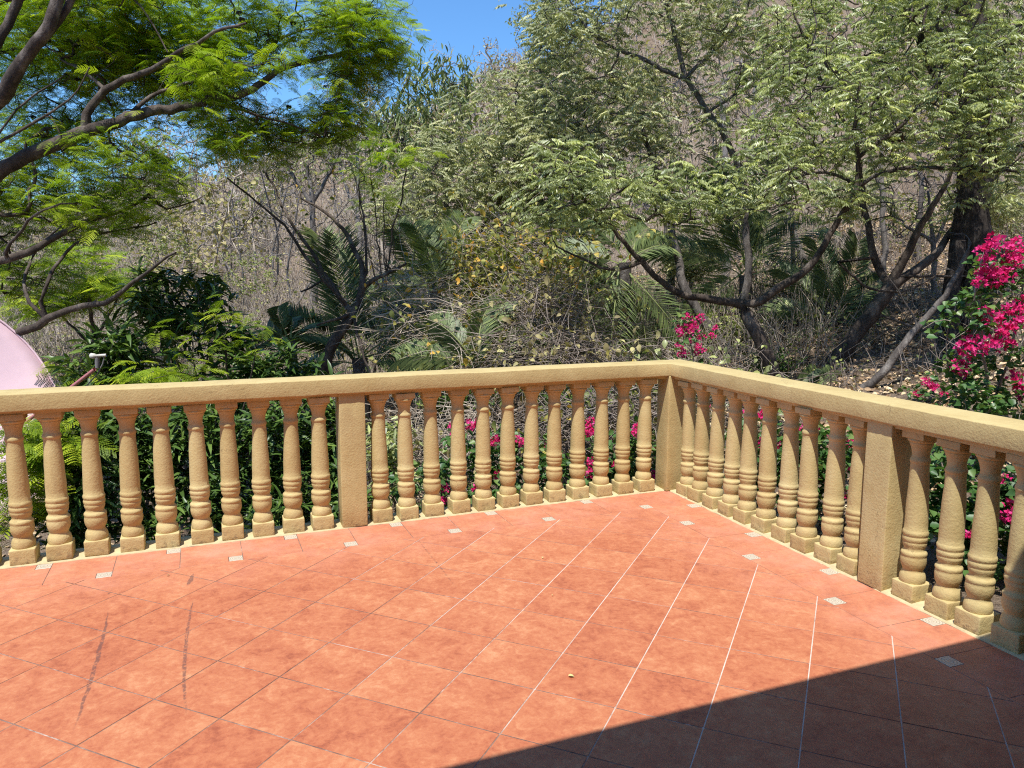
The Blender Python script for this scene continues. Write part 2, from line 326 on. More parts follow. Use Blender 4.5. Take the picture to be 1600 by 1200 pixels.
def ground_z(x, y):
    x = np.asarray(x, float); y = np.asarray(y, float)
    dx, dy = x-CAM[0], y-CAM[1]; r = np.hypot(dx, dy); az = np.degrees(np.arctan2(dx, dy))
    i = np.clip(np.searchsorted(_RN, r)-1, 0, len(_RN)-2); j = np.clip(np.searchsorted(_AZC, az)-1, 0, len(_AZC)-2)
    u = _sm(np.clip((r-_RN[i])/(_RN[i+1]-_RN[i]), 0, 1)); v = np.clip((az-_AZC[j])/(_AZC[j+1]-_AZC[j]), 0, 1); v = v*v*(3-2*v)
    z = (_ZN[i, j]*(1-u)+_ZN[i+1, j]*u)*(1-v) + (_ZN[i, j+1]*(1-u)+_ZN[i+1, j+1]*u)*v
    k = np.clip((r-5)/12, 0, 1)
    z = z + k*(0.16*np.sin(x*0.9+1.3*np.sin(y*0.55)) + 0.13*np.sin(y*1.25+1.7*np.sin(x*0.42)+1)) + 0.04*np.sin(x*3.1+np.sin(y*2.3))*np.sin(y*2.7)
    inside = (x < 0.5) & (y < 0.5)
    return np.where(inside, np.minimum(z, -0.55), z)
def build_ground():
    az = np.concatenate([np.arange(-180, -25, 5.0), np.arange(-25, 75, 0.5), np.arange(75, 180.1, 5.0)])
    r = np.concatenate([[0.01, 1.5, 3], np.arange(3.6, 14, 0.2), np.geomspace(14.2, 110, 90), [140, 180, 260, 400, 800, 1600, 3500]])
    A, R = np.meshgrid(np.radians(az), r, indexing='ij')
    X = CAM[0]+R*np.sin(A); Y = CAM[1]+R*np.cos(A); Z = ground_z(X, Y)
    n, m = X.shape; idx = np.arange(n*m).reshape(n, m)
    F = np.stack([idx[:-1, :-1], idx[:-1, 1:], idx[1:, 1:], idx[1:, :-1]], -1).reshape(-1, 4)
    o = link('ground', mesh_np('ground', np.stack([X, Y, Z], -1).reshape(-1, 3), F, M['ground'], smooth=True))
    tag(o, 'dry brown hillside covered in leaf litter beyond the terrace', kind='structure')
build_ground()

# ------------------------------------------------------------------ terrace floor
O0 = np.array([0.0, 0.0])
RUNS = dict(left=(np.array([-1.0, 0.0]), np.array([0.0, -1.0])), right=(DR, -NR))
BORD_IN, BORD_OUT = 0.358, 0.016
def corner_pt(tl, trr):
    """point at inward distance tl from the left run line and trr from the right run line"""
    y = -tl; x = (-trr - NR[1]*y)/NR[0]; return np.array([x, y])
def run_pt(run, s, t): d, i = RUNS[run]; return d*s + i*t

def prism(poly, ztop=0.0, zbot=-0.010, bev=0.0009):
    P = np.array(poly, float)
    if np.cross(P[1]-P[0], P[2]-P[1]) < 0 and len(P) <= 4: P = P[::-1]
    c = P.mean(0); n = len(P)
    Q = P + (c-P)/np.maximum(np.linalg.norm(c-P, axis=1)[:, None], 1e-6)*bev*1.4
    V = [(x, y, ztop) for x, y in Q] + [(x, y, ztop-bev) for x, y in P] + [(x, y, zbot) for x, y in P]
    F = [list(range(n))]
    for k in range(n):
        j = (k+1) % n
        F.append([n+k, n+j, j, k]); F.append([2*n+k, 2*n+j, n+j, n+k])
    return V, F
def clip(poly, nrm, off):
    """keep nrm.p <= off"""
    out = []; n = len(poly)
    for k in range(n):
        a, b = poly[k], poly[(k+1) % n]; da, db = a@nrm-off, b@nrm-off
        if da <= 0: out.append(a)
        if da*db < 0: out.append(a+(b-a)*da/(da-db))
    return out
def area(P):
    P = np.array(P); x, y = P[:, 0], P[:, 1]; return 0.5*(x@np.roll(y, -1)-y@np.roll(x, -1))

slab_pts = [(-9, 0.19), (0.20, 0.19), (0.20+0.28, -9.5), (-9, -9.5)]
V = [(x, y, -0.0016) for x, y in slab_pts] + [(x, y, -2.6) for x, y in slab_pts]
F = [[3, 2, 1, 0], [4, 5, 6, 7]] + [[k, (k+1) % 4, 4+(k+1) % 4, 4+k] for k in range(4)]
terrace = link('terrace_floor', mesh_list('terrace_floor', V, F, M['grout']))
tag(terrace, 'terrace floor of diagonal terracotta tiles with a border along the balustrade', kind='structure')

R0 = rng(5)
def in_view(c):
    d = np.array([c[0], c[1], 0])-CAM; z = d@FW
    if z < 0.4: return False
    px = 800+FPX*(d@RT)/z; py = 600-FPX*(d@UP)/z
    return -160 < px < 1760 and py < 1330
def put_tile(poly, name='tile', mat='tile', dz=None):
    P = np.array(poly, float)
    if area(P) < 0: P = P[::-1]
    c = P.mean(0); V, F = prism(P-c)
    tx, ty = R0.normal(0, 0.0009, 2)
    o = link(name, mesh_list(name, V, F, M[mat]), terrace, (c[0], c[1], R0.uniform(-0.0005, 0.0004) if dz is None else dz))
    o.rotation_euler = (tx, ty, 0); return o
full = None; far_polys = []
lim = [(np.array([0.0, 1.0]), -BORD_IN-0.0015), (NR, -BORD_IN-0.0022), (np.array([-1.0, 0.0]), 8.5), (np.array([0.0, -1.0]), 5.9)]
ga, gb = 0.0024, 0.0029
for a in range(-24, 40):
    for b in range(-30, 30):
        p = U0 + a*TILE*EA + b*TILE*EB
        q = [p+EA*ga+EB*gb, p+EA*(TILE-ga)+EB*gb, p+EA*(TILE-ga)+EB*(TILE-gb), p+EA*ga+EB*(TILE-gb)]
        n0 = len(q); cl = q
        for nn, oo in lim:
            cl = clip(cl, nn, oo)
            if len(cl) < 3: break
        if len(cl) < 3 or abs(area(cl)) < 2e-4: continue
        c = np.mean(cl, 0)
        if not in_view(c): far_polys.append(cl); continue
        if abs(abs(area(cl))-abs(area(q))) < 1e-7:
            if full is None:
                cc = np.mean(q, 0); P = [x-cc for x in q]
                if area(P) < 0: P = P[::-1]
                V, F = prism(P); full = mesh_list('tile', V, F, M['tile'])
            o = link('tile', full, terrace, (c[0], c[1], R0.uniform(-0.0005, 0.0004)))
            tx, ty = R0.normal(0, 0.0009, 2); o.rotation_euler = (tx, ty, 0)
        else: put_tile(cl)
V, F = [], []
for cl in far_polys:
    P = np.array(cl)
    if area(P) < 0: P = P[::-1]
    v, f = prism(P); k = len(V); V += v; F += [[i+k for i in ff] for ff in f]
tag(link('tile_field', mesh_list('tile_field', V, F, M['tile']), terrace), kind='stuff')

JL = [0.357, 0.696, 1.122, 1.44, 1.788, 2.11, 2.456, 2.784, 3.121, 3.459, 3.803, 4.131, 4.47, 4.806, 5.14, 5.48]
JR = [0.387, 0.709, 1.056, 1.383, 1.723, 2.049, 2.396, 2.711, 3.05, 3.385, 3.72]
DS = 0.074; g = 0.0018
def border(run, J, outer_first):
    for k in range(len(J)-1):
        outer = (k % 2 == 0) == outer_first
        a, b = J[k]+g, J[k+1]-g; o, i = BORD_OUT, BORD_IN-0.001; dl = DS*(1.04 if run == 'right' else 1)
        if outer: poly = [(a, i), (a, o+dl+2*g), (a+dl+2*g, o+dl+2*g), (a+dl+2*g, o), (b, o), (b, i)]
        else: poly = [(a, o), (b, o), (b, i), (a+dl+2*g, i), (a+dl+2*g, i-dl-2*g), (a, i-dl-2*g)]
        put_tile([run_pt(run, s, t) for s, t in poly], 'border_tile')
        d = [(a, o), (a+dl, o), (a+dl, o+dl), (a, o+dl)] if outer else [(a, i-dl), (a+dl, i-dl), (a+dl, i), (a, i)]
        put_tile([run_pt(run, s, t) for s, t in d], 'insert_tile', 'deco', 0.0003)
border('left', JL, False); border('right', JR, True)
put_tile([corner_pt(BORD_OUT, BORD_OUT), corner_pt(BORD_OUT, BORD_IN), corner_pt(JR[0]-g, BORD_IN), corner_pt(JR[0]-g, BORD_OUT)], 'border_tile')

# ------------------------------------------------------------------ house behind the camera (its eave throws the shade)
def box(x0, x1, y0, y1, z0, z1):
    V = [(x, y, z) for z in (z0, z1) for x, y in ((x0, y0), (x1, y0), (x1, y1), (x0, y1))]
    return V, [[3, 2, 1, 0], [4, 5, 6, 7], [0, 1, 5, 4], [1, 2, 6, 5], [2, 3, 7, 6], [3, 0, 4, 7]]
EAVE_TOP = 2.76
sh = math.cos(SUN_AZ)/math.tan(SUN_EL)         # y shift per metre of height is -sh
EAVE_Y = -2.632 - (-sh)*EAVE_TOP
house = empty('house', (-3, -8, 0))
tag(house, 'ochre house wall and roof slab behind the terrace that shade its near corner, with an added upper wall blocking sky', 'house', kind='structure')
for nm, bx, mt in (('roof', (-9, 3.0, -9.4, EAVE_Y, 2.58, EAVE_TOP), 'eave'), ('wall', (-9, 0.4, -6.3, -6.05, 0.003, 2.578), 'housewall'), ('sky_block_wall', (-9, 3.0, -6.3, -6.05, EAVE_TOP+0.002, 6.2), 'housewall')):  # wall above the roof is added out of view to block sky light
    V, F = box(*bx)
    V = [(x+3, y+8, z) for x, y, z in V]; link(nm, mesh_list(nm, V, F, M[mt]), house)

# ------------------------------------------------------------------ balustrade
bal = empty('balustrade', (0, 0, 0))
tag(bal, 'ochre concrete balustrade with turned balusters around the terrace corner', 'balustrade')
def vnoise(P, f, seed):
    r = rng(seed); ph = r.uniform(0, 6.28, (5, 3)); k = r.normal(0, 1, (5, 3))*f
    return sum(np.sin(P@k[i]+ph[i, 0]) for i in range(5))/5
RAIL_B, RAIL_T, RAIL_IN, RAIL_OUT = 0.888, 0.985, 0.033, -0.195
sec = []
for (cx, cz, a0) in ((RAIL_IN, RAIL_B, 270), (RAIL_IN, RAIL_T, 0), (RAIL_OUT, RAIL_T, 90), (RAIL_OUT, RAIL_B, 180)):
    rr = 0.0055
    ox = cx-rr if cx > 0 else cx+rr; oz = cz+rr if cz == RAIL_B else cz-rr
    for k in range(4):
        a = RAD(a0+30*k); sec.append((ox+rr*math.cos(a), oz+rr*math.sin(a)))
SL, SR = 5.32, 3.60
path = [('left', s) for s in np.arange(SL, 0.28, -0.06)] + [('c', 0)] + [('right', s) for s in np.arange(0.30, SR, 0.06)]
rows = []
for kind, s in path:
    row = []
    for t, z in sec:
        p = corner_pt(t, t) if kind == 'c' else run_pt(kind, s, t)
        row.append((p[0], p[1], z))
    rows.append(row)
VV = np.array(rows); n, m = VV.shape[:2]; fl = VV.reshape(-1, 3)
dz = vnoise(fl, 4.0, 3)*0.0035 + vnoise(fl, 14.0, 4)*0.0016
fl = fl.copy(); fl[:, 2] += dz; fl[:, 0] += vnoise(fl, 9, 7)*0.0018; fl[:, 1] += vnoise(fl, 9, 8)*0.0022 + vnoise(fl, 26, 9)*0.0009
F = [[i*m+j, (i+1)*m+j, (i+1)*m+(j+1) % m, i*m+(j+1) % m] for i in range(n-1) for j in range(m)]
F += [list(range(m))[::-1], [(n-1)*m+j for j in range(m)]]
low = (np.abs(VV.reshape(-1, 3)[:, 2]-RAIL_B) < 0.004); fl[:, 2] -= low*np.maximum(0, vnoise(fl, 11, 31)+0.3*vnoise(fl, 40, 32))*0.006
link('handrail', mesh_list('handrail', fl, F, M['stucco'], True), bal)
rows = []
for kind, s in path:
    row = []
    for t, z in ((-0.001, 0.8885), (-0.0015, 0.866), (-0.125, 0.866), (-0.125, 0.8885)):
        p = corner_pt(t, t) if kind == 'c' else run_pt(kind, s, t); row.append((p[0], p[1], z))
    rows.append(row)
hb = np.array(rows); m2 = 4; F = [[i*m2+j, (i+1)*m2+j, (i+1)*m2+(j+1) % m2, i*m2+(j+1) % m2] for i in range(n-1) for j in range(m2)]
link('rail_bed', mesh_list('rail_bed', hb.reshape(-1, 3), F, M['stucco']), bal)

import bmesh
def rough_box(name, w_, d_, h_, bev, cuts, amp, seed, mat, taper=0.0):
    bm = bmesh.new(); bmesh.ops.create_cube(bm, size=1.0)
    for v in bm.verts: v.co.x *= w_; v.co.y *= d_; v.co.z = (v.co.z+0.5)*h_
    bmesh.ops.bevel(bm, geom=list(bm.edges), offset=bev, segments=2, profile=0.6, affect='EDGES')
    if cuts: bmesh.ops.subdivide_edges(bm, edges=[e for e in bm.edges if e.calc_length() > 0.03], cuts=cuts, use_grid_fill=True)
    P = np.array([v.co[:] for v in bm.verts])
    N = np.stack([vnoise(P, 30, seed+k) + 0.6*vnoise(P, 75, seed+5+k) for k in range(3)], -1)*amp
    for v, d in zip(bm.verts, N):
        v.co += Vector(d)
    for f in bm.faces: f.smooth = True
    me = bpy.data.meshes.new(name); bm.to_mesh(me); bm.free(); me.materials.append(mat); return me
prof = [(0.0, 0.088), (0.058, 0.088), (0.0605, 0.097), (0.0615, 0.110), (0.0600, 0.124), (0.0560, 0.137), (0.0505, 0.146), (0.0475, 0.152), (0.0470, 0.158),
        (0.0500, 0.165), (0.0560, 0.178), (0.0595, 0.194), (0.0605, 0.208), (0.0595, 0.222), (0.0575, 0.229), (0.0590, 0.233), (0.0610, 0.240), (0.0600, 0.248), (0.0550, 0.254), (0.0495, 0.259), (0.0475, 0.266),
        (0.0490, 0.274), (0.0535, 0.284), (0.0560, 0.294), (0.0555, 0.300), (0.0545, 0.303), (0.0570, 0.308), (0.0590, 0.315), (0.0590, 0.323), (0.0565, 0.330), (0.0550, 0.333), (0.0575, 0.338), (0.0595, 0.345), (0.0590, 0.354), (0.0560, 0.361), (0.0535, 0.366),
        (0.0535, 0.40), (0.0528, 0.45), (0.0515, 0.50), (0.0498, 0.55), (0.0478, 0.60), (0.0455, 0.65), (0.0440, 0.685), (0.0432, 0.703), (0.0445, 0.708),
        (0.0470, 0.712), (0.0482, 0.718), (0.0475, 0.725), (0.0445, 0.731), (0.0412, 0.738), (0.0405, 0.748), (0.0415, 0.762), (0.0445, 0.780), (0.0500, 0.795), (0.0535, 0.803), (0.0550, 0.807),
        (0.0535, 0.810), (0.0560, 0.812), (0.0615, 0.815), (0.0645, 0.820), (0.0645, 0.826), (0.0610, 0.831), (0.0580, 0.834), (0.0, 0.834)]
def shaft_mesh(seed):
    S = 30; P = np.array(prof); a = np.arange(S)*2*math.pi/S
    V = np.stack([P[:, 0:1]*np.cos(a)[None], P[:, 0:1]*np.sin(a)[None], np.repeat(P[:, 1:2], S, 1)], -1).reshape(-1, 3)
    n1 = vnoise(V, 22, seed)*0.0018 + vnoise(V, 60, seed+1)*0.0011 + vnoise(V, 140, seed+2)*0.0006
    rad = np.linalg.norm(V[:, :2], axis=1, keepdims=True)
    V[:, :2] += V[:, :2]/np.maximum(rad, 1e-4)*n1[:, None]*(rad > 0.01)
    V[:, 2] += vnoise(V, 25, seed+3)*0.0014
    V[:, 0] += 0.002*math.sin(seed)*V[:, 2]
    n = len(prof); F = []
    for i in range(n-1):
        for j in range(S):
            F.append((i*S+j, i*S+(j+1) % S, (i+1)*S+(j+1) % S, (i+1)*S+j))
    return mesh_np('baluster', V, np.array(F), M['stucco'], smooth=True)
shafts = [shaft_mesh(11*k+3) for k in range(4)]
plinths = [rough_box('plinth', 0.130, 0.130, 0.0905, 0.006, 3, 0.0022, 40+k, M['stucco']) for k in range(4)]
blocks = [rough_box('cap_block', 0.129, 0.127, 0.036, 0.003, 2, 0.0014, 60+k, M['stucco']) for k in range(2)]
RB = rng(9)
def run_angle(run): d, i = RUNS[run]; return math.atan2(d[1], d[0])
def baluster(run, s):
    p = run_pt(run, s+RB.normal(0, 0.002), -0.066+RB.normal(0, 0.0025)); k = RB.integers(0, 4)
    o = link('baluster', shafts[k], bal, (p[0], p[1], RB.normal(0, 0.0015)))
    o.rotation_euler = (RB.normal(0, 0.007), RB.normal(0, 0.007), run_angle(run)+RB.normal(0, 0.02)+math.pi/2*RB.integers(0, 4))
    o.scale = (1+RB.normal(0, 0.012),)*2+(1,)
    a = link('plinth', plinths[RB.integers(0, 4)], o, (0, 0, 0.004)); a.rotation_euler = (0, 0, RB.normal(0, 0.012))
    b = link('cap_block', blocks[RB.integers(0, 2)], o, (0, 0, 0.8305))
for c in [-4.282, -4.103, -3.911, -3.72, -3.529, -3.336, -3.158, -2.977, -2.79, -2.611, -2.220, -2.043, -1.862, -1.672, -1.492, -1.309, -1.128, -0.94, -0.754, -0.562, -0.374, -0.188, -4.469, -4.656, -4.842]:
    baluster('left', -c)
for c in [0.172, 0.330, 0.511, 0.700, 0.867, 1.058, 1.255, 1.440, 1.630, 1.818, 2.200, 2.399, 2.569, 2.752, 2.937, 3.120, 3.300]:
    baluster('right', c)
pm = rough_box('post', 0.164, 0.164, 0.886, 0.005, 4, 0.0018, 80, M['stucco'])
for run, s, t in (('left', 2.408, -0.072), ('left', 5.05, -0.072), ('right', 2.004, -0.068), ('right', 3.52, -0.068)):
    p = run_pt(run, s, t); o = link('post', pm, bal, (p[0], p[1], 0.0022)); o.rotation_euler = (0, 0, run_angle(run))
o = link('post', pm, bal, (0.040, 0.044, 0.0022)); o.rotation_euler = (0, 0, RW*0.5)
# mortar sill the balusters stand on
def sill():
    rows = []
    for kind, s in [('left', x) for x in np.arange(5.3, 0.2, -0.05)]+[('c', 0)]+[('right', x) for x in np.arange(0.2, 3.6, 0.05)]:
        j = R0.normal(0, 0.0035)
        row = []
        w0 = 0.006 if kind == 'left' else 0.009
        for t, z in ((w0+0.005+j, -0.004), (w0+j, 0.006), (-0.06, 0.012+R0.normal(0, 0.001)), (-0.165, 0.012), (-0.172, -0.004)):
            p = corner_pt(t, t) if kind == 'c' else run_pt(kind, s, t); row.append((p[0], p[1], z))
        rows.append(row)
    n = len(rows); V = [v for r in rows for v in r]
    F = [[i*5+j, (i+1)*5+j, (i+1)*5+j+1, i*5+j+1] for i in range(n-1) for j in range(4)]
    link('sill', mesh_list('sill', V, F, M['sill'], True), bal)
sill()

# ------------------------------------------------------------------ vegetation helpers
def tubes(chains, sides_of=None):
    """chains: list of (pts (n,3), radii (n,)) -> V, F(quads)"""
    VV, FF = [], []; base = 0
    for P, R in chains:
        P = np.asarray(P, float); R = np.asarray(R, float); n = len(P)
        if n < 2: continue
        k = 3 if R.max() < 0.008 else (4 if R.max() < 0.02 else (6 if R.max() < 0.05 else 10))
        T = np.gradient(P, axis=0); T /= np.maximum(np.linalg.norm(T, axis=1, keepdims=True), 1e-9)
        ref = np.array([0.31, 0.17, 0.93]) if abs(T[0]@np.array([0.31, 0.17, 0.93])) < 0.9 else np.array([1.0, 0, 0])
        A = np.cross(T, ref); A /= np.maximum(np.linalg.norm(A, axis=1, keepdims=True), 1e-9); B = np.cross(T, A)
        a = np.arange(k)*2*math.pi/k
        ring = P[:, None, :] + R[:, None, None]*(A[:, None, :]*np.cos(a)[None, :, None] + B[:, None, :]*np.sin(a)[None, :, None])
        VV.append(ring.reshape(-1, 3))
        i = np.arange(n-1)[:, None]*k; j = np.arange(k)[None, :]; j2 = (j+1) % k
        FF.append(np.stack([base+i+j, base+i+j2, base+i+k+j2, base+i+k+j], -1).reshape(-1, 4)); base += n*k
    if not VV: return np.zeros((0, 3)), np.zeros((0, 4), int)
    return np.concatenate(VV), np.concatenate(FF)

class Tree:
    """branch skeleton: main limbs given, twigs grown to points scattered through the crown"""
    def __init__(s, seed):
        s.r = rng(seed); s.N = []; s.P = []; s.minr = []; s.tips = []
    def limb(s, pts, r0, r1, wob=0.03, join=True):
        pts = np.asarray(pts, float); seg = np.linalg.norm(np.diff(pts, axis=0), axis=1); L = np.concatenate([[0], np.cumsum(seg)])
        n = max(3, int(L[-1]/0.10)); t = np.linspace(0, L[-1], n)
        q = np.stack([np.interp(t, L, pts[:, k]) for k in range(3)], -1)
        for _ in range(2): q[1:-1] = 0.25*q[:-2]+0.5*q[1:-1]+0.25*q[2:]
        w = np.cumsum(s.r.normal(0, 1, (n, 3)), axis=0); w -= np.linspace(0, 1, n)[:, None]*w[-1]; q += w*wob*0.22
        par = -1
        if join and s.N:
            A = np.array(s.N); par = int(np.argmin(((A-q[0])**2).sum(1))); q[0] = A[par]
        for k in range(n):
            if k == 0 and par >= 0: continue
            s.N.append(q[k]); s.P.append(par); s.minr.append(r0+(r1-r0)*(k/(n-1))); par = len(s.N)-1
        return par
    def grow(s, pts, seg=0.16, jit=0.05, up=0.0, lift=0.15):
        pts = np.asarray(pts, float); A = np.array(s.N)
        d = np.array([np.sqrt(((A-p)**2).sum(1).min()) for p in pts]); order = np.argsort(d)
        cap = len(A)+len(pts)*40; N = np.zeros((cap, 3)); N[:len(A)] = A; n = len(A); P = list(s.P); mr = list(s.minr)
        for o in order:
            p = pts[o]; dd = p-N[:n]; D = (dd**2).sum(1) + 0.6*np.maximum(-dd[:, 2], 0)**2
            i = int(np.argmin(D)); a = N[i]; dist = math.sqrt(((p-a)**2).sum())
            if dist < 0.05: s.tips.append((i, p-a)); continue
            m = max(2, int(dist/seg)+1); pd = a-N[P[i]] if P[i] >= 0 else np.array([0, 0, 1.0]); pd = pd/max(np.linalg.norm(pd), 1e-6)
            c = a + pd*dist*0.38 + np.array([0, 0, dist*lift]) + s.r.normal(0, jit*dist, 3)
            t = np.linspace(0, 1, m+1)[1:, None]
            q = (1-t)**2*a+2*t*(1-t)*c+t*t*p; q[:-1] += s.r.normal(0, jit*min(dist, 0.6)*0.25, (m-1, 3))
            par = i
            for k in range(m):
                if n >= cap: break
                N[n] = q[k]; P.append(par); mr.append(0.0); par = n; n += 1
            s.tips.append((par, q[-1]-(q[-2] if m > 1 else a)))
        s.N = [x for x in N[:n]]; s.P = P; s.minr = mr
    def mesh(s, name, mat, tip=0.003, ex=2.3, maxr=1.0):
        N = np.array(s.N); n = len(N); P = np.array(s.P); acc = np.zeros(n); R = np.zeros(n)
        for i in range(n-1, -1, -1):
            R[i] = max(acc[i]**(1/ex) if acc[i] > 0 else tip, s.minr[i], tip); 
            if s.minr[i] > 0: R[i] = max(s.minr[i], min(R[i], s.minr[i]*1.15))
            R[i] = min(R[i], maxr)
            if P[i] >= 0: acc[P[i]] += R[i]**ex
        ch = [[] for _ in range(n)]
        for i in range(n):
            if P[i] >= 0: ch[P[i]].append(i)
        chains = []; stack = [(i, None) for i in range(n) if P[i] < 0]
        while stack:
            i, frm = stack.pop(); pts, rad = [], []
            if frm is not None: pts.append(N[frm]); rad.append(min(R[frm], R[i]*1.25))
            while True:
                pts.append(N[i]); rad.append(R[i])
                if not ch[i]: break
                c = sorted(ch[i], key=lambda k: -R[k])
                for k in c[1:]: stack.append((k, i))
                i = c[0]
            chains.append((pts, rad))
        s.R = R; V, F = tubes(chains); return mesh_np(name, V, F, mat, smooth=True)
    def tip_frames(s):
        N = np.array(s.N); return np.array([N[i] for i, d in s.tips]), np.array([d/max(np.linalg.norm(d), 1e-6) for i, d in s.tips])

def frames(dirs, up=(0, 0, 1), roll=None):
    """rotation matrices whose X follows dirs and whose Z leans to up"""
    X = dirs/np.maximum(np.linalg.norm(dirs, axis=1, keepdims=True), 1e-9)
    Y = np.cross(np.broadcast_to(np.array(up, float), X.shape), X); ln = np.linalg.norm(Y, axis=1, keepdims=True)
    Y = np.where(ln < 1e-3, np.array([0, 1.0, 0]), Y/np.maximum(ln, 1e-9)); Z = np.cross(X, Y)
    if roll is not None:
        c, s_ = np.cos(roll)[:, None], np.sin(roll)[:, None]; Y, Z = Y*c+Z*s_, Z*c-Y*s_
    return np.stack([X, Y, Z], -1)
def scatter(name, T, pos, Rm, scale, mat, r, spread=1.0, shade=None):
    """leaf templates T (list of (V,F)) copied to every pos, joined into one mesh"""
    pos = np.asarray(pos); n = len(pos); pick = r.integers(0, len(T), n); scale = np.broadcast_to(scale, (n,))
    VV, FF, CC = [], [], []; base = 0; rv = np.clip(r.beta(2, 2.2, n)*spread + (1-spread)*0.5 if shade is None else shade, 0, 1)
    for k, (V, F) in enumerate(T):
        idx = np.where(pick == k)[0]
        if not len(idx): continue
        V = np.asarray(V, float); F = np.asarray(F, int)
        W = np.einsum('nij,vj->nvi', Rm[idx], V)*scale[idx][:, None, None] + pos[idx][:, None, :]
        VV.append(W.reshape(-1, 3)); m = len(V)
        FF.append((F[None]+base+np.arange(len(idx))[:, None, None]*m).reshape(-1, F.shape[1])); base += len(idx)*m
        vr = np.repeat(rv[idx], m)
        CC.append(np.clip(vr + r.normal(0, 0.05, len(vr)), 0, 1))
    return mesh_np(name, np.concatenate(VV), np.concatenate(FF), mat, np.concatenate(CC))
def rand_dirs(r, n, zlo=-0.3, zhi=0.6):
    a = r.uniform(0, 2*math.pi, n); z = r.uniform(zlo, zhi, n); h = np.sqrt(np.maximum(1-z*z, 0.02)); return np.stack([h*np.cos(a), h*np.sin(a), z], -1)
def quadleaf(base, tip, side, width, droop=0.0):
    """folded leaf, two quads, as vertices and faces"""
    base, tip, side = map(np.asarray, (base, tip, side)); mid = base+(tip-base)*0.45 + np.array([0, 0, -droop*0.35]); up = np.cross(tip-base, side); up = up/max(np.linalg.norm(up), 1e-9)
    V = [base, mid+side*width*0.5+up*width*0.12, tip, mid-side*width*0.5+up*width*0.12, mid-up*width*0.05]
    return V, [[0, 4, 2, 1], [0, 3, 2, 4]]
def join(parts):
    VV, FF = [], []; b = 0
    for V, F in parts:
        VV += list(V); FF += [[i+b for i in f] for f in F]; b += len(V)
    return np.array(VV, float), np.array(FF, int)

# leaf templates, local X runs along the leaf, Z is up
def t_pinnate(seed, L=0.26, pairs=7, ll=0.105, w=0.030, hang=0.75):
    r = rng(seed); parts = []
    def rach(t): return np.array([L*t*(1-0.12*t), 0, L*(0.16*t-0.42*t*t)])
    for k in range(pairs):
        t = 0.22+0.72*k/(pairs-1); b = rach(t)
        for sg in (-1, 1):
            out = np.array([0.35+0.1*r.normal(), sg*(1-hang*0.72)+0.12*r.normal(), -hang*(0.95+0.15*r.normal())]); out /= np.linalg.norm(out)
            ln = ll*(0.75+0.35*math.sin(math.pi*min(1, t*0.95)))*(1+0.12*r.normal()); side = np.cross(out, [0.2*r.normal(), 1*sg, 0.35]); side /= np.linalg.norm(side)
            parts.append(quadleaf(b, b+out*ln, side, w*(1+0.15*r.normal())))
    e = rach(1.0); out = np.array([0.6, 0, -0.8]); parts.append(quadleaf(rach(0.97), e+out*ll, np.array([0, 1.0, 0]), w))
    a, c = rach(0.0), rach(0.5); d = 0.0022
    parts.append(([a+[0, -d, 0], a+[0, d, 0], c+[0, d, 0], c+[0, -d, 0], e], [[0, 1, 2, 3], [3, 2, 4, 4]][:1]))
    return join(parts)
def t_feather(seed, L=0.25, pairs=10, pl=0.105, w=0.015):
    """twice-pinnate frond: every pinna a fine comb of leaflets"""
    r = rng(seed); parts = []
    def rach(t): return np.array([L*t, 0, L*(0.18*t-0.45*t*t)])
    for k in range(pairs):
        t = 0.2+0.8*k/(pairs-1); b = rach(t); ln = pl*(0.55+0.55*math.sin(math.pi*(0.18+0.72*t)))
        for sg in (-1, 1):
            out = np.array([0.62+0.08*r.normal(), sg*1.0, 0.05-0.3*r.random()]); out /= np.linalg.norm(out); side = np.cross([0, 0, 1.0], out); side /= np.linalg.norm(side)
            m = 6; V, F = [], []
            for j in range(m):
                u0, u1 = j/m, (j+0.72)/m
                p0 = b+out*ln*u0+np.array([0, 0, -0.22*ln*u0*u0]); p1 = b+out*ln*u1+np.array([0, 0, -0.22*ln*u1*u1])
                ww = w*0.5*(1.05-0.55*abs(u0-0.35)); i = len(V)
                V += [p0, p1, p1+side*ww+out*0.003, p0+side*ww+out*0.004, p1-side*ww+out*0.003, p0-side*ww+out*0.004]
                F += [[i, i+1, i+2, i+3], [i+1, i, i+5, i+4]]
            parts.append((V, F))
    return join(parts)
def t_blade(seed, L=0.16, w=0.034, curve=0.5):
    """one long blade bent downwards, four quads"""
    r = rng(seed); n = 3; V, F = [], []
    for k in range(n+1):
        t = k/n; p = np.array([L*t*(1-0.2*curve*t), 0, L*(0.12*t-curve*0.55*t*t)]); ww = w*0.5*(0.0 if k == n else (0.35 if k == 0 else (1.0 if k == 1 else 0.8)))
        V += [p+[0, ww, ww*0.35], p, p+[0, -ww, ww*0.35]]
    for k in range(n):
        i = 3*k; F += [[i, i+1, i+4, i+3], [i+1, i+2, i+5, i+4]]
    return np.array(V), np.array(F)
def t_heart(seed, L=0.055, w=0.046):
    V = [(0, 0, 0), (0.30*L, 0.52*w, 0.010), (0.62*L, 0.42*w, 0.006), (L, 0, -0.008), (0.62*L, -0.42*w, 0.006), (0.30*L, -0.52*w, 0.010), (0.12*L, 0.30*w, 0.006), (0.12*L, -0.30*w, 0.006), (0.45*L, 0, -0.004)]
    F = [[0, 8, 1, 6], [8, 3, 2, 1], [0, 7, 5, 8], [8, 5, 4, 3]]
    return np.array(V, float), np.array(F)
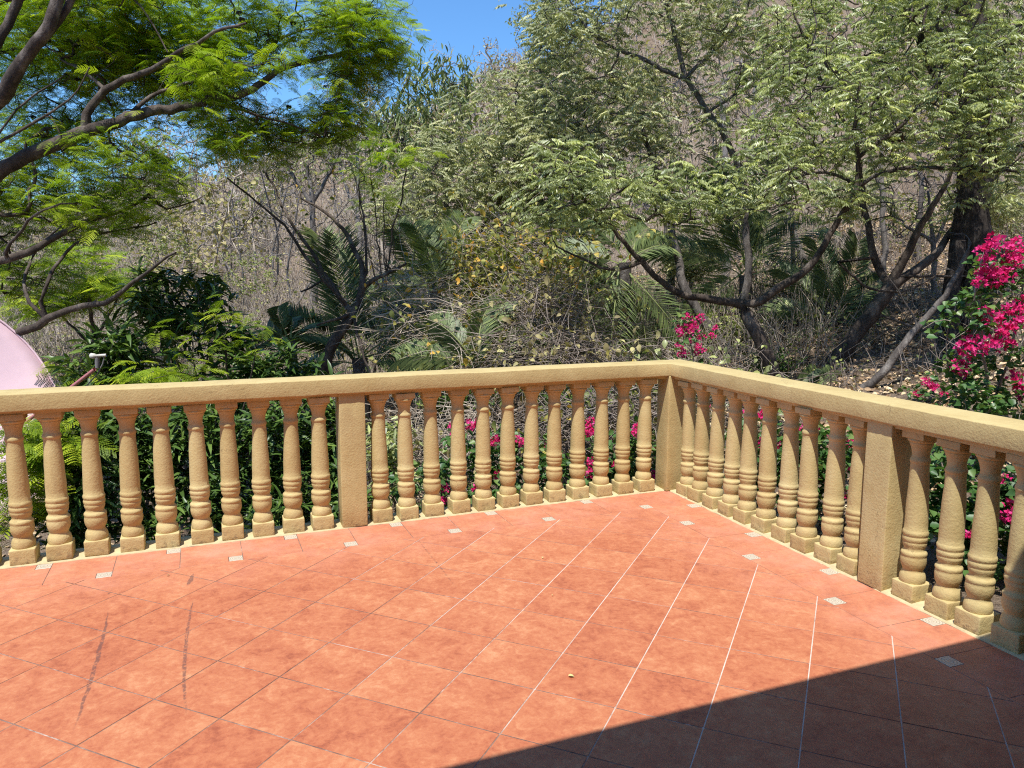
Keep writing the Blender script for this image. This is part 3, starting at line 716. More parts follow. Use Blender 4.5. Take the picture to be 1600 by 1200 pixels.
def t_bract(seed):
    r = rng(seed); parts = []
    for k in range(3):
        a = k*2.094+r.normal(0, 0.15); L, w = 0.034*(1+0.12*r.normal()), 0.027; d = np.array([math.cos(a), math.sin(a), 0.75+0.2*r.normal()]); d /= np.linalg.norm(d); sd = np.array([-math.sin(a), math.cos(a), 0])
        m = d*L*0.45
        parts.append(([np.zeros(3), m+sd*w*0.5, d*L, m-sd*w*0.5], [[0, 1, 2, 3]]))
    return join(parts)
T_PIN = [t_pinnate(k, 0.23, 8, 0.070, 0.020, 0.62) for k in (1, 2, 3, 4)]
T_PIN2 = [t_pinnate(k, 0.30, 6, 0.13, 0.036, 0.8) for k in (5, 6, 7)]
T_FEA = [t_feather(k) for k in (1, 2, 3)]
T_BLADE = [t_blade(k, 0.19*(1+0.1*k), 0.036, 0.3+0.25*k) for k in range(3)]
T_DROOP = [t_blade(k, 0.20, 0.045, 0.6) for k in range(2)]
T_BROAD = [t_blade(k, 0.085, 0.050, 0.5+0.3*k) for k in range(2)]
T_HEART = [t_heart(0), t_heart(1, 0.065, 0.052)]
T_BRACT = [t_bract(k) for k in range(3)]

def blob(r, ellipses, n, shell=0.0, pw=0.6):
    """n points in a union of pixel ellipses (cx, cy, rx, ry, depth, half depth) taken as solids standing in the world"""
    wts = np.array([e[2]*e[3]*(e[4]**2)*0+e[2]*e[3] for e in ellipses], float); wts /= wts.sum(); pk = r.choice(len(ellipses), n, p=wts); out = np.zeros((n, 3))
    for i, k in enumerate(pk):
        cx, cy, rx, ry, d, hd = ellipses[k]
        v = r.normal(0, 1, 3); v /= np.linalg.norm(v); v *= r.random()**(1/3.0 if shell == 0 else 1/6.0)
        dd = d+hd*v[2]; out[i] = at(cx, cy, d) + (RT*rx*v[0] - UP*ry*v[1])*d/FPX + FW*hd*v[2]
    return out
def clumpy(r, pts, keep=0.6, f=1.6, seed=0):
    v = vnoise(pts, f, seed) + 0.6*vnoise(pts, f*2.3, seed+1); th_ = np.quantile(v, 1-keep); return pts[v > th_]
def around_tips(r, tips, dirs, per, spread, back=0.12):
    n = len(tips); idx = np.repeat(np.arange(n), per)
    p = tips[idx] - dirs[idx]*r.uniform(0, back, (len(idx), 1)) + r.normal(0, spread, (len(idx), 3))
    return p, dirs[idx]
def attach(root_xyz, name, me, root, kind=None):
    o = link(name, me, root, (-root_xyz[0], -root_xyz[1], -root_xyz[2])); return tag(o, kind=kind)
def rooted(name, p, label, cat, group=None):
    return tag(empty(name, p), label, cat, group)
def base_xy(px, d, sink=0.1):
    p = at(px, 434, d); return np.array([p[0], p[1], float(ground_z(p[0], p[1]))-sink])

# ------------------------------------------------------------------ the feathery trees on the left
def feathery_tree(name, seed, limbs, ell, natt, per, base, label, group, leafscale=1.0, pods=(), keep=0.62, far=1.0, mat='bark', rk=1.0):
    r = rng(seed); t = Tree(seed)
    ell = [e[:4]+(e[4]*far,)+e[5:] for e in ell]; limbs = [([p if len(p) == 4 else (p[0], p[1], p[2]*far) for p in L[0]], L[1]*far*rk, L[2]*far*rk) for L in limbs]
    for L in limbs: t.limb([at(*p) if len(p) == 3 and p[2] > 0 else np.array(p[:3]) for p in L[0]], L[1], L[2], L[3] if len(L) > 3 else 0.05)
    pts = clumpy(r, blob(r, ell, natt), keep, 1.5, seed)
    t.grow(pts, 0.14, 0.07, lift=0.10)
    root = rooted(name, base, label, 'tree', group)
    attach(base, 'trunk', t.mesh('trunk', M[mat], 0.0026, 2.35, 0.3), root)
    tp, td = t.tip_frames()
    p, d = around_tips(r, tp, td, per, 0.07, 0.20)
    dirs = d*0.6 + rand_dirs(r, len(p), -0.25, 0.25)*0.9; dirs[:, 2] *= 0.45
    me = scatter('foliage', T_FEA, p, frames(dirs, roll=r.normal(0, 0.25, len(p))), leafscale*r.uniform(0.75, 1.2, len(p)), M['feather'], r)
    attach(base, 'foliage', me, root, 'stuff')
    N = np.array(t.N)
    pme = None
    for px, py in pods:
        if pme is None: pme = pod_mesh()
        # hang the pod from the twig nearest to that line of sight
        v = at(px, py, 1.0)-CAM; v /= np.linalg.norm(v); w_ = N-CAM; dist = np.linalg.norm(w_-(w_@v)[:, None]*v, axis=1); i = int(np.argmin(dist))
        o = link('pod', pme, root, tuple(N[i]-base-np.array([0, 0, 0.035]))); o.rotation_euler = tuple(r.uniform(-0.6, 0.6, 3)); s_ = r.uniform(0.55, 0.95); o.scale = (s_,)*3
    return root
def pod_mesh():
    """a curled, ear-shaped seed pod"""
    V, F = [], []; n = 16
    for k in range(n):
        a = -0.6+5.4*k/(n-1); r_ = 0.021+0.006*math.sin(a*3); wv = 0.017*(math.sin(math.pi*(k+0.6)/(n+0.2))**0.5); th_ = 0.008+0.002*math.sin(5*a)
        for q in range(6):
            b = q*math.pi/3; rr = r_+wv*math.cos(b); V.append((rr*math.cos(a), th_*math.sin(b), rr*math.sin(a)-0.03))
    for k in range(n-1):
        for q in range(6): F.append([6*k+q, 6*k+(q+1) % 6, 6*k+6+(q+1) % 6, 6*k+6+q])
    F += [list(range(6)), list(range(6*n-6, 6*n))[::-1]]
    return mesh_list('pod', V, F, M['pod'], True)
LT = base_xy(-330, 8.1)
D0 = 7.0
limbs = [
    ([tuple(LT)+(0,), tuple(LT+np.array([0.05, -0.05, 1.4]))+(0,), (-250, 480, 6.9), (-170, 330, 6.7)], 0.22, 0.17),
    # lowest limb with its forks
    ([(-250, 500, 6.9), (-90, 545, 6.7), (30, 512, 6.5), (65, 490, 6.5), (110, 475, 6.45), (165, 462, 6.4), (195, 435, 6.3), (240, 410, 6.2), (275, 395, 6.1)], 0.085, 0.012),
    ([(60, 490, 6.5), (80, 440, 6.5), (98, 400, 6.6), (130, 375, 6.7), (190, 358, 6.8), (245, 347, 6.8)], 0.026, 0.008),
    ([(55, 492, 6.5), (45, 440, 6.6), (52, 412, 6.7), (66, 380, 6.7), (100, 350, 6.6)], 0.024, 0.01),
    ([(60, 490, 6.5), (115, 488, 6.6), (150, 470, 6.7)], 0.016, 0.008),
    # middle limb
    ([(-220, 440, 6.8), (-80, 440, 6.6), (0, 408, 6.5), (40, 395, 6.5), (70, 375, 6.6), (105, 352, 6.6), (160, 340, 6.7), (205, 328, 6.8), (240, 300, 6.9), (255, 283, 7.0)], 0.075, 0.014),
    ([(5, 402, 6.5), (20, 375, 6.4), (38, 345, 6.3), (60, 330, 6.2), (110, 318, 6.1)], 0.024, 0.009),
    ([(240, 333, 6.9), (265, 335, 6.9), (290, 325, 7.0), (320, 305, 7.1)], 0.012, 0.006),
    # the long upper limb
    ([(-170, 335, 6.7), (-60, 300, 6.6), (0, 262, 6.5), (30, 240, 6.5), (75, 225, 6.5), (105, 202, 6.5), (130, 195, 6.5), (165, 188, 6.5), (205, 172, 6.55), (260, 165, 6.6), (310, 150, 6.65), (370, 147, 6.7), (400, 132, 6.8), (430, 107, 6.9), (470, 100, 7.0), (520, 94, 7.1), (560, 82, 7.2), (610, 62, 7.4)], 0.105, 0.014),
    ([(130, 195, 6.5), (140, 170, 6.5), (155, 148, 6.5), (175, 138, 6.5), (195, 124, 6.45), (230, 120, 6.4), (258, 96, 6.3), (300, 76, 6.2), (350, 52, 6.1), (385, 36, 6.0)], 0.052, 0.012),
    ([(205, 172, 6.55), (235, 150, 6.6), (265, 140, 6.7), (300, 128, 6.8), (350, 118, 7.0), (400, 120, 7.1)], 0.026, 0.01),
    ([(160, 140, 6.5), (140, 124, 6.6), (118, 108, 6.7), (95, 88, 6.8), (70, 70, 6.9)], 0.022, 0.010),
    ([(405, 78, 7.0), (432, 62, 7.05), (460, 50, 7.1), (495, 42, 7.2), (540, 45, 7.3)], 0.016, 0.007),
    ([(430, 107, 6.9), (405, 95, 6.9), (404, 78, 7.0)], 0.018, 0.014),
    ([(310, 150, 6.65), (360, 165, 6.7), (410, 178, 6.8), (450, 195, 6.9), (490, 208, 7.0)], 0.022, 0.008),
    # thin straight sucker limbs, left
    ([(-120, 330, 6.7), (0, 215, 6.2), (45, 188, 6.2), (80, 163, 6.2), (112, 152, 6.2), (125, 130, 6.2), (140, 105, 6.2)], 0.030, 0.008),
    ([(-110, 320, 6.6), (0, 208, 6.5), (20, 178, 6.5), (52, 150, 6.5), (80, 130, 6.5), (100, 118, 6.5)], 0.024, 0.008),
    # steep heavy limbs, top left
    ([(-170, 330, 6.7), (-60, 215, 6.3), (0, 150, 6.0), (20, 112, 5.9), (35, 85, 5.9), (55, 55, 5.8), (72, 25, 5.8), (88, -15, 5.8), (110, -80, 5.7)], 0.088, 0.058),
    ([(18, 116, 5.9), (40, 96, 5.9), (62, 72, 5.9), (85, 45, 5.9), (105, 20, 5.9), (120, -12, 5.9), (150, -80, 5.9)], 0.048, 0.036),
    ([(-110, 190, 6.2), (-30, 95, 6.1), (8, 50, 6.1), (22, 18, 6.1), (28, -20, 6.0), (40, -90, 6.0)], 0.060, 0.045),
    ([(30, 8, 6.1), (42, 2, 6.1), (55, -20, 6.2)], 0.016, 0.012),
    ([(-60, 30, 6.3), (150, -60, 6.4), (190, -20, 6.5), (218, 20, 6.5), (240, 48, 6.5), (262, 82, 6.5)], 0.03, 0.008),
]
ell = [(470, 60, 190, 60, 7.2, 1.0), (330, 95, 150, 60, 6.9, 1.0), (560, 70, 95, 55, 7.4, 0.8), (200, 60, 200, 70, 7.3, 1.2), (420, 140, 130, 55, 6.9, 0.9), (330, 175, 90, 50, 6.7, 0.8), (500, 175, 60, 55, 7.1, 0.7),
       (100, 260, 180, 70, 7.9, 0.9), (200, 270, 110, 60, 6.7, 0.8), (60, 330, 150, 60, 7.7, 0.7), (380, 215, 60, 40, 6.7, 0.5), (320, -20, 330, 50, 7.3, 1.4), (60, 160, 120, 100, 8.0, 0.8), (90, 60, 120, 70, 8.0, 0.9), (160, 330, 70, 35, 6.5, 0.5), (40, 430, 70, 40, 7.8, 0.5), (480, 185, 110, 45, 7.2, 0.7), (560, 120, 70, 30, 7.4, 0.6), (400, 235, 90, 30, 7.1, 0.5), (250, 120, 140, 70, 7.4, 0.9), (220, 40, 220, 60, 7.0, 1.0)]
pods = [(199, 3), (235, 24), (244, 20), (250, 28), (242, 2), (150, 82), (205, 92), (296, 182), (210, 155), (214, 160), (400, 58), (424, 62), (430, 55), (378, 60), (383, 58), (389, 62), (395, 60), (405, 55), (450, 50), (455, 52), (461, 37), (497, 70), (516, 52), (528, 81), (554, 78), (498, 70), (52, 170), (350, 40), (453, 156), (460, 160), (496, 131), (282, 28), (372, 10), (377, 25), (430, 5), (435, 50), (337, 246), (180, 158), (422, 66), (418, 55), (455, 190), (470, 75)]
feathery_tree('feathery_tree', 21, limbs, ell, 6800, 2, LT, 'tall feathery leaved tree on the left with heavy dark limbs and black pods', 'feathery leaved trees', 0.66, pods, 0.78, 1.13, 'bark', 0.72)

def small_feathery(seed, px, d, ell, label, natt=120, per=3, scale=1.0, r0=0.03, keep=0.8):
    b = base_xy(px, d); c = at(ell[0][0], ell[0][1]+ell[0][3]*0.6, ell[0][4])
    limbs = [([tuple(b)+(0,), tuple(b*0.6+c*0.4+np.array([0.08, 0, 0.1]))+(0,), tuple(c)+(0,)], r0, r0*0.5)]
    for e in ell[1:]: limbs.append(([tuple(b*0.5+c*0.5)+(0,), (e[0], e[1]+e[3]*0.5, e[4])], r0*0.6, r0*0.3))
    return feathery_tree('feathery_tree', seed, limbs, ell, natt, per, b, label, 'feathery leaved trees', scale, (), keep)
small_feathery(31, 135, 13.0, [(135, 415, 60, 45, 13, 1.0), (80, 465, 60, 30, 13, 0.8), (185, 450, 30, 20, 12.6, 0.5)], 'small bright green feathery tree further back between the dark limbs', 230, 3, 1.25, 0.05)
small_feathery(32, 330, 7.6, [(350, 505, 62, 34, 7.4, 0.4), (275, 545, 60, 35, 7.2, 0.4), (400, 535, 30, 20, 7.4, 0.3)], 'low feathery sapling in front of the dark long leaved shrub', 40, 2, 0.62, 0.02)
small_feathery(33, 110, 7.4, [(110, 588, 45, 18, 7.4, 0.3), (255, 590, 60, 20, 7.0, 0.4), (100, 650, 60, 30, 7.2, 0.3)], 'low feathery sapling beside the pink satellite dish', 90, 3, 0.75, 0.02)
small_feathery(34, 30, 6.1, [(25, 750, 55, 80, 6.0, 0.3), (100, 690, 30, 40, 6.0, 0.2), (30, 680, 40, 30, 5.9, 0.2)], 'feathery sapling growing behind the leftmost balusters', 110, 3, 0.85, 0.016)
small_feathery(35, 560, 10.5, [(635, 245, 55, 18, 10.3, 0.5), (575, 215, 40, 16, 10.5, 0.5), (600, 300, 30, 15, 10.3, 0.4), (555, 265, 40, 20, 10.4, 0.4)], 'thin feathery tree reaching up in front of the brown hill', 46, 3, 0.8, 0.02)

# ------------------------------------------------------------------ pinnate leaved trees on the right
def pinnate_tree(seed, base, limbs, ell, natt, per, label, leaf='olive', T=T_PIN, scale=1.0, keep=0.6, bark='bark', spread=0.06, tip=0.0042):
    r = rng(seed); t = Tree(seed)
    for L in limbs: t.limb([at(*p) if len(p) == 3 else np.array(p[:3]) for p in L[0]], L[1], L[2], 0.05)
    t.grow(clumpy(r, blob(r, ell, natt), keep, 1.7, seed), 0.16, 0.11, lift=0.08)
    root = rooted('olive_leaved_tree', base, label, 'tree', 'olive leaved trees')
    attach(base, 'trunk', t.mesh('trunk', M[bark], tip, 2.3, 0.3), root)
    tp, td = t.tip_frames(); p, d = around_tips(r, tp, td, per, spread, 0.22)
    dirs = d*0.5+rand_dirs(r, len(p), -0.15, 0.35); dirs[:, 2] *= 0.5
    me = scatter('foliage', T, p, frames(dirs, roll=r.normal(0, 0.2, len(p))), scale*r.uniform(0.7, 1.15, len(p)), M[leaf], r)
    attach(base, 'foliage', me, root, 'stuff'); return root
def W(p): return tuple(p)+(0,)
b1 = base_xy(1225, 8.8)
pinnate_tree(41, b1, [
    ([W(b1), (1205, 575, 8.8), (1180, 525, 8.8), (1158, 475, 8.8)], 0.092, 0.070),
    ([(1158, 475, 8.8), (1110, 467, 8.7), (1070, 460, 8.6), (1035, 440, 8.5), (1000, 408, 8.4), (970, 375, 8.3), (940, 340, 8.2), (905, 300, 8.1), (880, 260, 8.0)], 0.048, 0.010),
    ([(1000, 408, 8.4), (960, 425, 8.3), (920, 405, 8.2), (870, 385, 8.1)], 0.022, 0.008),
    ([(1160, 478, 8.8), (1200, 462, 8.7), (1240, 436, 8.6), (1280, 398, 8.5), (1320, 340, 8.4), (1343, 290, 8.3), (1345, 240, 8.2), (1330, 190, 8.1), (1345, 120, 8.0)], 0.052, 0.012),
    ([(1343, 285, 8.3), (1375, 270, 8.2), (1410, 262, 8.1), (1460, 268, 8.0), (1560, 268, 7.8), (1640, 265, 7.7)], 0.022, 0.012),
    ([(1343, 290, 8.3), (1300, 270, 8.4), (1250, 272, 8.4), (1210, 290, 8.5)], 0.020, 0.008),
    ([(1345, 240, 8.2), (1400, 200, 8.2), (1450, 150, 8.2), (1480, 80, 8.2)], 0.024, 0.008)],
    [(1330, 110, 190, 70, 8.3, 1.2), (1480, 120, 130, 90, 8.2, 1.2), (1280, 190, 110, 55, 8.1, 0.8), (1450, 210, 150, 50, 8.0, 0.9), (1150, 290, 150, 50, 8.0, 0.7), (950, 300, 110, 50, 8.0, 0.7), (1080, 330, 60, 25, 8.1, 0.5), (1320, 310, 50, 30, 8.3, 0.5), (1560, 200, 60, 120, 7.7, 0.8), (870, 290, 80, 70, 8.2, 0.8), (1450, -40, 200, 60, 8.2, 1.2)],
    1550, 3, 'nearest olive leaved tree with a dark trunk forking just above the rail corner', 'olive', T_PIN, 0.78, 0.80, 'bark')
b2 = base_xy(1262, 9.6)
pinnate_tree(42, b2, [
    ([W(b2), (1290, 580, 9.5), (1335, 525, 9.4), (1370, 478, 9.3), (1392, 445, 9.3)], 0.108, 0.085),
    ([(1392, 445, 9.3), (1408, 410, 9.2), (1425, 375, 9.1), (1442, 345, 9.0), (1470, 300, 8.9), (1500, 240, 8.8)], 0.058, 0.016),
    ([(1394, 442, 9.3), (1430, 425, 9.3), (1460, 395, 9.4), (1490, 355, 9.5), (1530, 300, 9.6), (1580, 250, 9.7)], 0.058, 0.016),
    ([(1388, 448, 9.3), (1372, 425, 9.4), (1358, 385, 9.5), (1347, 335, 9.6), (1340, 260, 9.7), (1310, 180, 9.8), (1270, 90, 9.9), (1240, 20, 9.9)], 0.048, 0.013),
    ([(1300, 400, 9.0), (1330, 428, 9.1), (1365, 450, 9.1), (1410, 456, 9.1), (1440, 445, 9.0), (1465, 430, 8.9)], 0.018, 0.010),
    ([(1360, 492, 9.3), (1400, 500, 9.2), (1440, 518, 9.1)], 0.020, 0.010),
    ([(1405, 430, 9.2), (1460, 432, 9.2), (1520, 432, 9.2)], 0.018, 0.010)],
    [(1400, 60, 220, 70, 9.8, 1.2), (1300, 130, 150, 60, 9.8, 1.0), (1540, 180, 110, 110, 9.5, 1.1), (1250, 230, 110, 60, 9.7, 0.8), (1360, 340, 40, 30, 9.6, 0.5), (1500, 320, 50, 30, 9.4, 0.6), (1230, 60, 110, 60, 9.9, 1.0), (1430, 240, 120, 50, 9.6, 0.8)],
    900, 3, 'olive leaved tree with a thick leaning trunk that forks in three above the litter slope', 'olive', T_PIN, 0.82, 0.80, 'bark')
b3 = base_xy(1180, 10.6)
pinnate_tree(43, b3, [
    ([W(b3), (1180, 590, 10.4), (1140, 545, 10.3), (1095, 490, 10.3), (1065, 440, 10.3), (1050, 380, 10.4), (1046, 330, 10.5), (1020, 250, 10.6), (1000, 190, 10.7)], 0.09, 0.024),
    ([(1178, 592, 10.4), (1162, 470, 10.5), (1165, 400, 10.5), (1155, 330, 10.5), (1145, 260, 10.4), (1130, 215, 10.3), (1105, 170, 10.3), (1070, 120, 10.2), (1055, 60, 10.2), (1035, -10, 10.1)], 0.062, 0.024),
    ([(1070, 122, 10.2), (1010, 90, 10.1), (960, 70, 10.0), (915, 40, 10.0), (890, 0, 9.9)], 0.032, 0.012),
    ([(1070, 122, 10.2), (1105, 95, 10.2), (1140, 55, 10.2), (1165, 20, 10.2), (1180, -20, 10.2)], 0.030, 0.012),
    ([(1105, 170, 10.3), (1180, 130, 10.2), (1240, 70, 10.1)], 0.018, 0.008)],
    [(1000, 60, 170, 80, 10.2, 1.2), (1160, 70, 130, 80, 10.2, 1.2), (930, 170, 120, 70, 10.4, 1.0), (1060, 190, 100, 55, 10.2, 0.8), (900, 60, 80, 70, 10.2, 1.0), (960, 250, 120, 60, 10.4, 0.9), (1000, -30, 220, 60, 10.2, 1.3)],
    1100, 3, 'olive leaved tree with a pale trunk behind the rail corner and dark upper limbs', 'olive2', T_PIN, 0.86, 0.80, 'bark2')
b4 = base_xy(740, 12.5)
pinnate_tree(44, b4, [
    ([W(b4), (735, 480, 12.4), (725, 400, 12.4), (700, 330, 12.4), (690, 270, 12.4)], 0.085, 0.03),
    ([(725, 400, 12.4), (770, 330, 12.2), (800, 260, 12.0), (810, 200, 12.0)], 0.040, 0.015),
    ([(700, 330, 12.4), (660, 290, 12.6), (620, 260, 12.8)], 0.03, 0.012)],
    [(760, 210, 110, 60, 12.3, 1.3), (690, 270, 100, 60, 12.3, 1.2), (830, 250, 90, 90, 12.0, 1.2), (760, 320, 120, 60, 12.0, 1.0), (840, 150, 60, 60, 12.2, 1.0), (880, 340, 70, 50, 11.8, 0.9), (680, 370, 80, 40, 12.0, 0.8), (840, 390, 90, 40, 11.6, 0.8), (780, 160, 60, 40, 12.6, 1.0)],
    1500, 3, 'dense dusty olive tree in the middle below the gap of blue sky', 'olive2', T_PIN, 0.95, 0.85, 'bark2')
b5 = base_xy(855, 11.5)
pinnate_tree(45, b5, [
    ([W(b5), (880, 500, 11.4), (908, 400, 11.4), (910, 300, 11.3), (905, 210, 11.3)], 0.06, 0.02),
    ([(908, 300, 11.3), (870, 240, 11.2), (850, 170, 11.2), (845, 90, 11.2), (850, 30, 11.2)], 0.035, 0.012)],
    [(880, 110, 60, 90, 11.3, 1.0), (850, 30, 50, 50, 11.2, 0.8), (900, 230, 90, 60, 11.3, 0.9), (960, 130, 80, 60, 11.5, 0.9)],
    560, 3, 'slender olive leaved tree at the right edge of the blue sky gap', 'olive2', T_PIN, 0.9, 0.85, 'bark2')

# tree with narrow hanging leaves on the skyline
def hanging_tree(seed, px, d, ell, natt, per, label):
    r = rng(seed); b = base_xy(px, d); t = Tree(seed)
    t.limb([b, at(px-5, 330, d), at(px-20, 240, d)], 0.11, 0.05); t.limb([at(px-10, 300, d), at(px+50, 210, d), at(px+70, 130, d)], 0.05, 0.02); t.limb([at(px-20, 240, d), at(px-50, 180, d), at(px-20, 120, d)], 0.05, 0.02)
    t.grow(clumpy(r, blob(r, ell, natt), 0.7, 1.1, seed), 0.2, 0.08, lift=0.25)
    root = rooted('hanging_leaf_tree', b, label, 'tree')
    attach(b, 'trunk', t.mesh('trunk', M['bark2'], 0.005, 2.3, 0.2), root)
    tp, td = t.tip_frames(); p, dd = around_tips(r, tp, td, per, 0.13, 0.25)
    dirs = rand_dirs(r, len(p), -0.5, 0.3); dirs[:, 2] = -np.abs(r.uniform(0.35, 2.2, len(p)))
    me = scatter('foliage', T_DROOP, p, frames(dirs, up=(0.3, 0.9, 0.1), roll=r.uniform(-3, 3, len(p))), r.uniform(0.65, 1.15, len(p)), M['droop'], r)
    attach(b, 'foliage', me, root, 'stuff')
hanging_tree(51, 660, 15.0, [(640, 190, 60, 50, 15, 1.3), (690, 130, 50, 35, 15, 1.0), (600, 210, 35, 40, 15, 1.0), (700, 190, 40, 40, 15, 1.0), (640, 240, 60, 30, 15, 1.0)], 330, 9, 'tree with narrow hanging dark leaves on the skyline left of the sky gap')

# ------------------------------------------------------------------ dark shrubs with long leaves, left
def dark_shrub(seed, px, d, ell, label, natt, per=14, mat='dark', scale=1.0, T=None, name='long_leaved_shrub', group='dark long leaved shrubs', keep=0.85, twig='bark2'):
    r = rng(seed); b = base_xy(px, d); t = Tree(seed)
    for e in ell:
        t.limb([b, (b+at(e[0], e[1]+e[3]*0.7, e[4]))*0.5+r.normal(0, 0.06, 3), at(e[0], e[1]+e[3]*0.2, e[4])], 0.022, 0.008)
    t.grow(clumpy(r, blob(r, ell, natt), keep, 2.0, seed), 0.14, 0.08, lift=0.2)
    root = rooted(name, b, label, 'shrub', group)
    attach(b, 'stem', t.mesh('stem', M[twig], 0.003, 2.3, 0.06), root)
    tp, td = t.tip_frames(); n = len(tp)
    p, dd = around_tips(r, tp, td, per, 0.035, 0.20)
    dirs = dd*0.5+rand_dirs(r, len(p), -0.5, 0.7)
    me = scatter('foliage', T or T_BLADE, p, frames(dirs, roll=r.normal(0, 0.4, len(p))), scale*r.uniform(0.6, 1.15, len(p)), M[mat], r)
    attach(b, 'foliage', me, root, 'stuff'); return root
dark_shrub(61, 285, 8.6, [(270, 470, 70, 60, 8.6, 0.6), (330, 460, 50, 40, 8.5, 0.5), (230, 510, 50, 40, 8.6, 0.5), (300, 540, 90, 60, 8.4, 0.6)], 'tallest dark long leaved shrub left of centre above the rail', 184, 9, 'dark', 1.2)
dark_shrub(62, 400, 8.2, [(410, 560, 70, 50, 8.2, 0.5), (460, 600, 60, 50, 8.1, 0.5), (370, 600, 60, 60, 8.0, 0.5)], 'dark long leaved shrub just above the middle of the left rail', 152, 9, 'dark', 1.2)
dark_shrub(63, 200, 7.6, [(200, 550, 60, 50, 7.6, 0.4), (150, 600, 60, 50, 7.4, 0.4)], 'dark long leaved shrub behind the satellite dish arm', 96, 9, 'dark', 1.2)
for i, (px, d, sd) in enumerate([(110, 6.5, 64), (215, 6.7, 65), (320, 6.8, 66), (420, 6.9, 67), (520, 7.1, 68)]):
    dark_shrub(sd, px, d, [(px, 690, 62, 70, d, 0.35), (px+10, 790, 62, 70, d-0.15, 0.3)],
               ['dark long leaved shrub behind the third baluster from the left', 'dark long leaved shrub behind the fifth baluster from the left', 'dark long leaved shrub behind the seventh baluster from the left',
                'dark long leaved shrub behind the eighth and ninth balusters from the left', 'dark long leaved shrub behind the post of the left run'][i], 150, 14, 'dark', 0.92)
dark_shrub(69, 615, 7.2, [(600, 700, 40, 50, 7.1, 0.3), (620, 760, 40, 40, 7.0, 0.3)], 'paler long leaved shrub just right of the post of the left run', 50, 12, 'olive', 0.8)

# ------------------------------------------------------------------ palms
def frond_mesh(r, L, curve, leafl, fold=0.5, n=46, bend=0.0):
    V, F = [], []; c = []
    def rach(t): return np.array([L*t*(1-0.25*curve*t*t), bend*L*t*t, L*(0.10*t-curve*0.55*t*t)])
    for k in range(9):
        t = k/8; p = rach(t); w_ = 0.012*(1-0.85*t)
        V += [p+[0, w_, 0], p+[0, 0, -w_], p+[0, -w_, 0]]; c += [0.8]*3
        if k:
            i = 3*k; F += [[i-3, i-2, i+1, i], [i-2, i-1, i+2, i+1]]
    for k in range(n):
        t = 0.16+0.84*k/(n-1); b = rach(t); tg = rach(min(1, t+0.02))-rach(t-0.02); tg /= np.linalg.norm(tg)
        ln = leafl*(0.35+0.75*math.sin(math.pi*(0.16+0.70*t)))*(1+0.08*r.normal())
        for sg in (-1, 1):
            out = tg*(0.75+0.1*r.normal())+np.array([0, sg*0.85, 0])+np.array([0, 0, fold*(0.5+0.2*r.normal())]); out /= np.linalg.norm(out)
            m = b+out*ln*0.55; e = b+out*ln+np.array([0, 0, -0.22*ln]); sd = np.cross(out, [0, 0, 1.0]); sd = sd/max(np.linalg.norm(sd), 1e-6)*0.5+np.array([0, 0, 0.35]); wv = 0.019
            i = len(V); V += [b, m+sd*wv, m-sd*wv, e]; F += [[i, i+1, i+3, i+2]]; c += list(np.full(4, np.clip(0.45+0.2*r.normal(), 0, 1)))
    return mesh_np('frond', np.array(V), np.array(F), M['palm'], np.array(c))
def palm(seed, base, crown, fronds, label, trunk_r=0.09):
    """fronds: list of (azimuth in picture plane deg, tilt towards camera, length, curve)"""
    r = rng(seed); root = rooted('feather_palm', base, label, 'palm', 'feather palms on the slope')
    q = [base+(crown-base)*t for t in np.linspace(0, 1, 8)]; R_ = [trunk_r*(1.15-0.2*t)+0.012*(k % 2) for k, t in enumerate(np.linspace(0, 1, 8))]
    V, F = tubes([(q, R_)]); attach(base, 'trunk', mesh_np('trunk', V, F, M['bark2'], smooth=True), root)
    for ang, fwd, L, cv in fronds:
        a = RAD(ang); d = RT*math.cos(a)+UP*math.sin(a)-FW*fwd; d /= np.linalg.norm(d)
        o = link('frond', frond_mesh(r, L, cv, 0.33*min(L, 2.0)/1.3, r.uniform(0.2, 0.6), 84, r.normal(0, 0.06)), root, tuple(crown-base+r.normal(0, 0.03, 3)))
        rm = frames(d[None], up=tuple(np.array([0, 0, 0.55])-0.9*FW+0.25*r.normal(0, 1, 3)))[0]
        o.rotation_euler = Matrix(rm.tolist()).to_euler()
def palm_at(seed, px, py, d, fr, label, tr=0.09):
    c = at(px, py, d); b = np.array([c[0]+0.05, c[1], float(ground_z(c[0], c[1]))-0.1]); palm(seed, b, c, fr, label, tr)
palm_at(71, 562, 560, 9.4, [(104, -0.1, 1.75, 0.25), (99, 0.05, 1.6, 0.3), (150, 0.2, 1.3, 0.9), (35, 0.3, 1.4, 0.8), (15, -0.2, 1.2, 0.7), (60, -0.5, 1.3, 0.6), (170, -0.3, 1.2, 0.8), (0, 0.5, 1.1, 0.7)], 'feather palm with one tall upright frond left of centre')
palm_at(72, 455, 530, 9.2, [(110, 0.2, 0.6, 1.6), (60, 0.1, 0.7, 1.8), (150, 0.0, 0.7, 1.5), (20, 0.2, 0.8, 1.6), (180, 0.3, 0.6, 1.2), (90, -0.4, 0.6, 1.3)], 'small feather palm with sharply drooping fronds above the left rail', 0.06)
palm_at(73, 975, 410, 10.0, [(235, 0.2, 1.3, 0.35), (260, 0.3, 1.5, 0.2), (285, 0.2, 1.3, 0.3), (200, 0.1, 1.2, 0.7), (60, -0.2, 1.0, 0.8), (120, -0.1, 1.1, 0.9), (310, 0.2, 1.3, 0.4), (160, 0.3, 1.2, 1.0), (30, 0.0, 1.0, 1.0), (245, -0.3, 1.3, 0.3)], 'feather palm with hanging dark fronds behind the rail left of the corner')
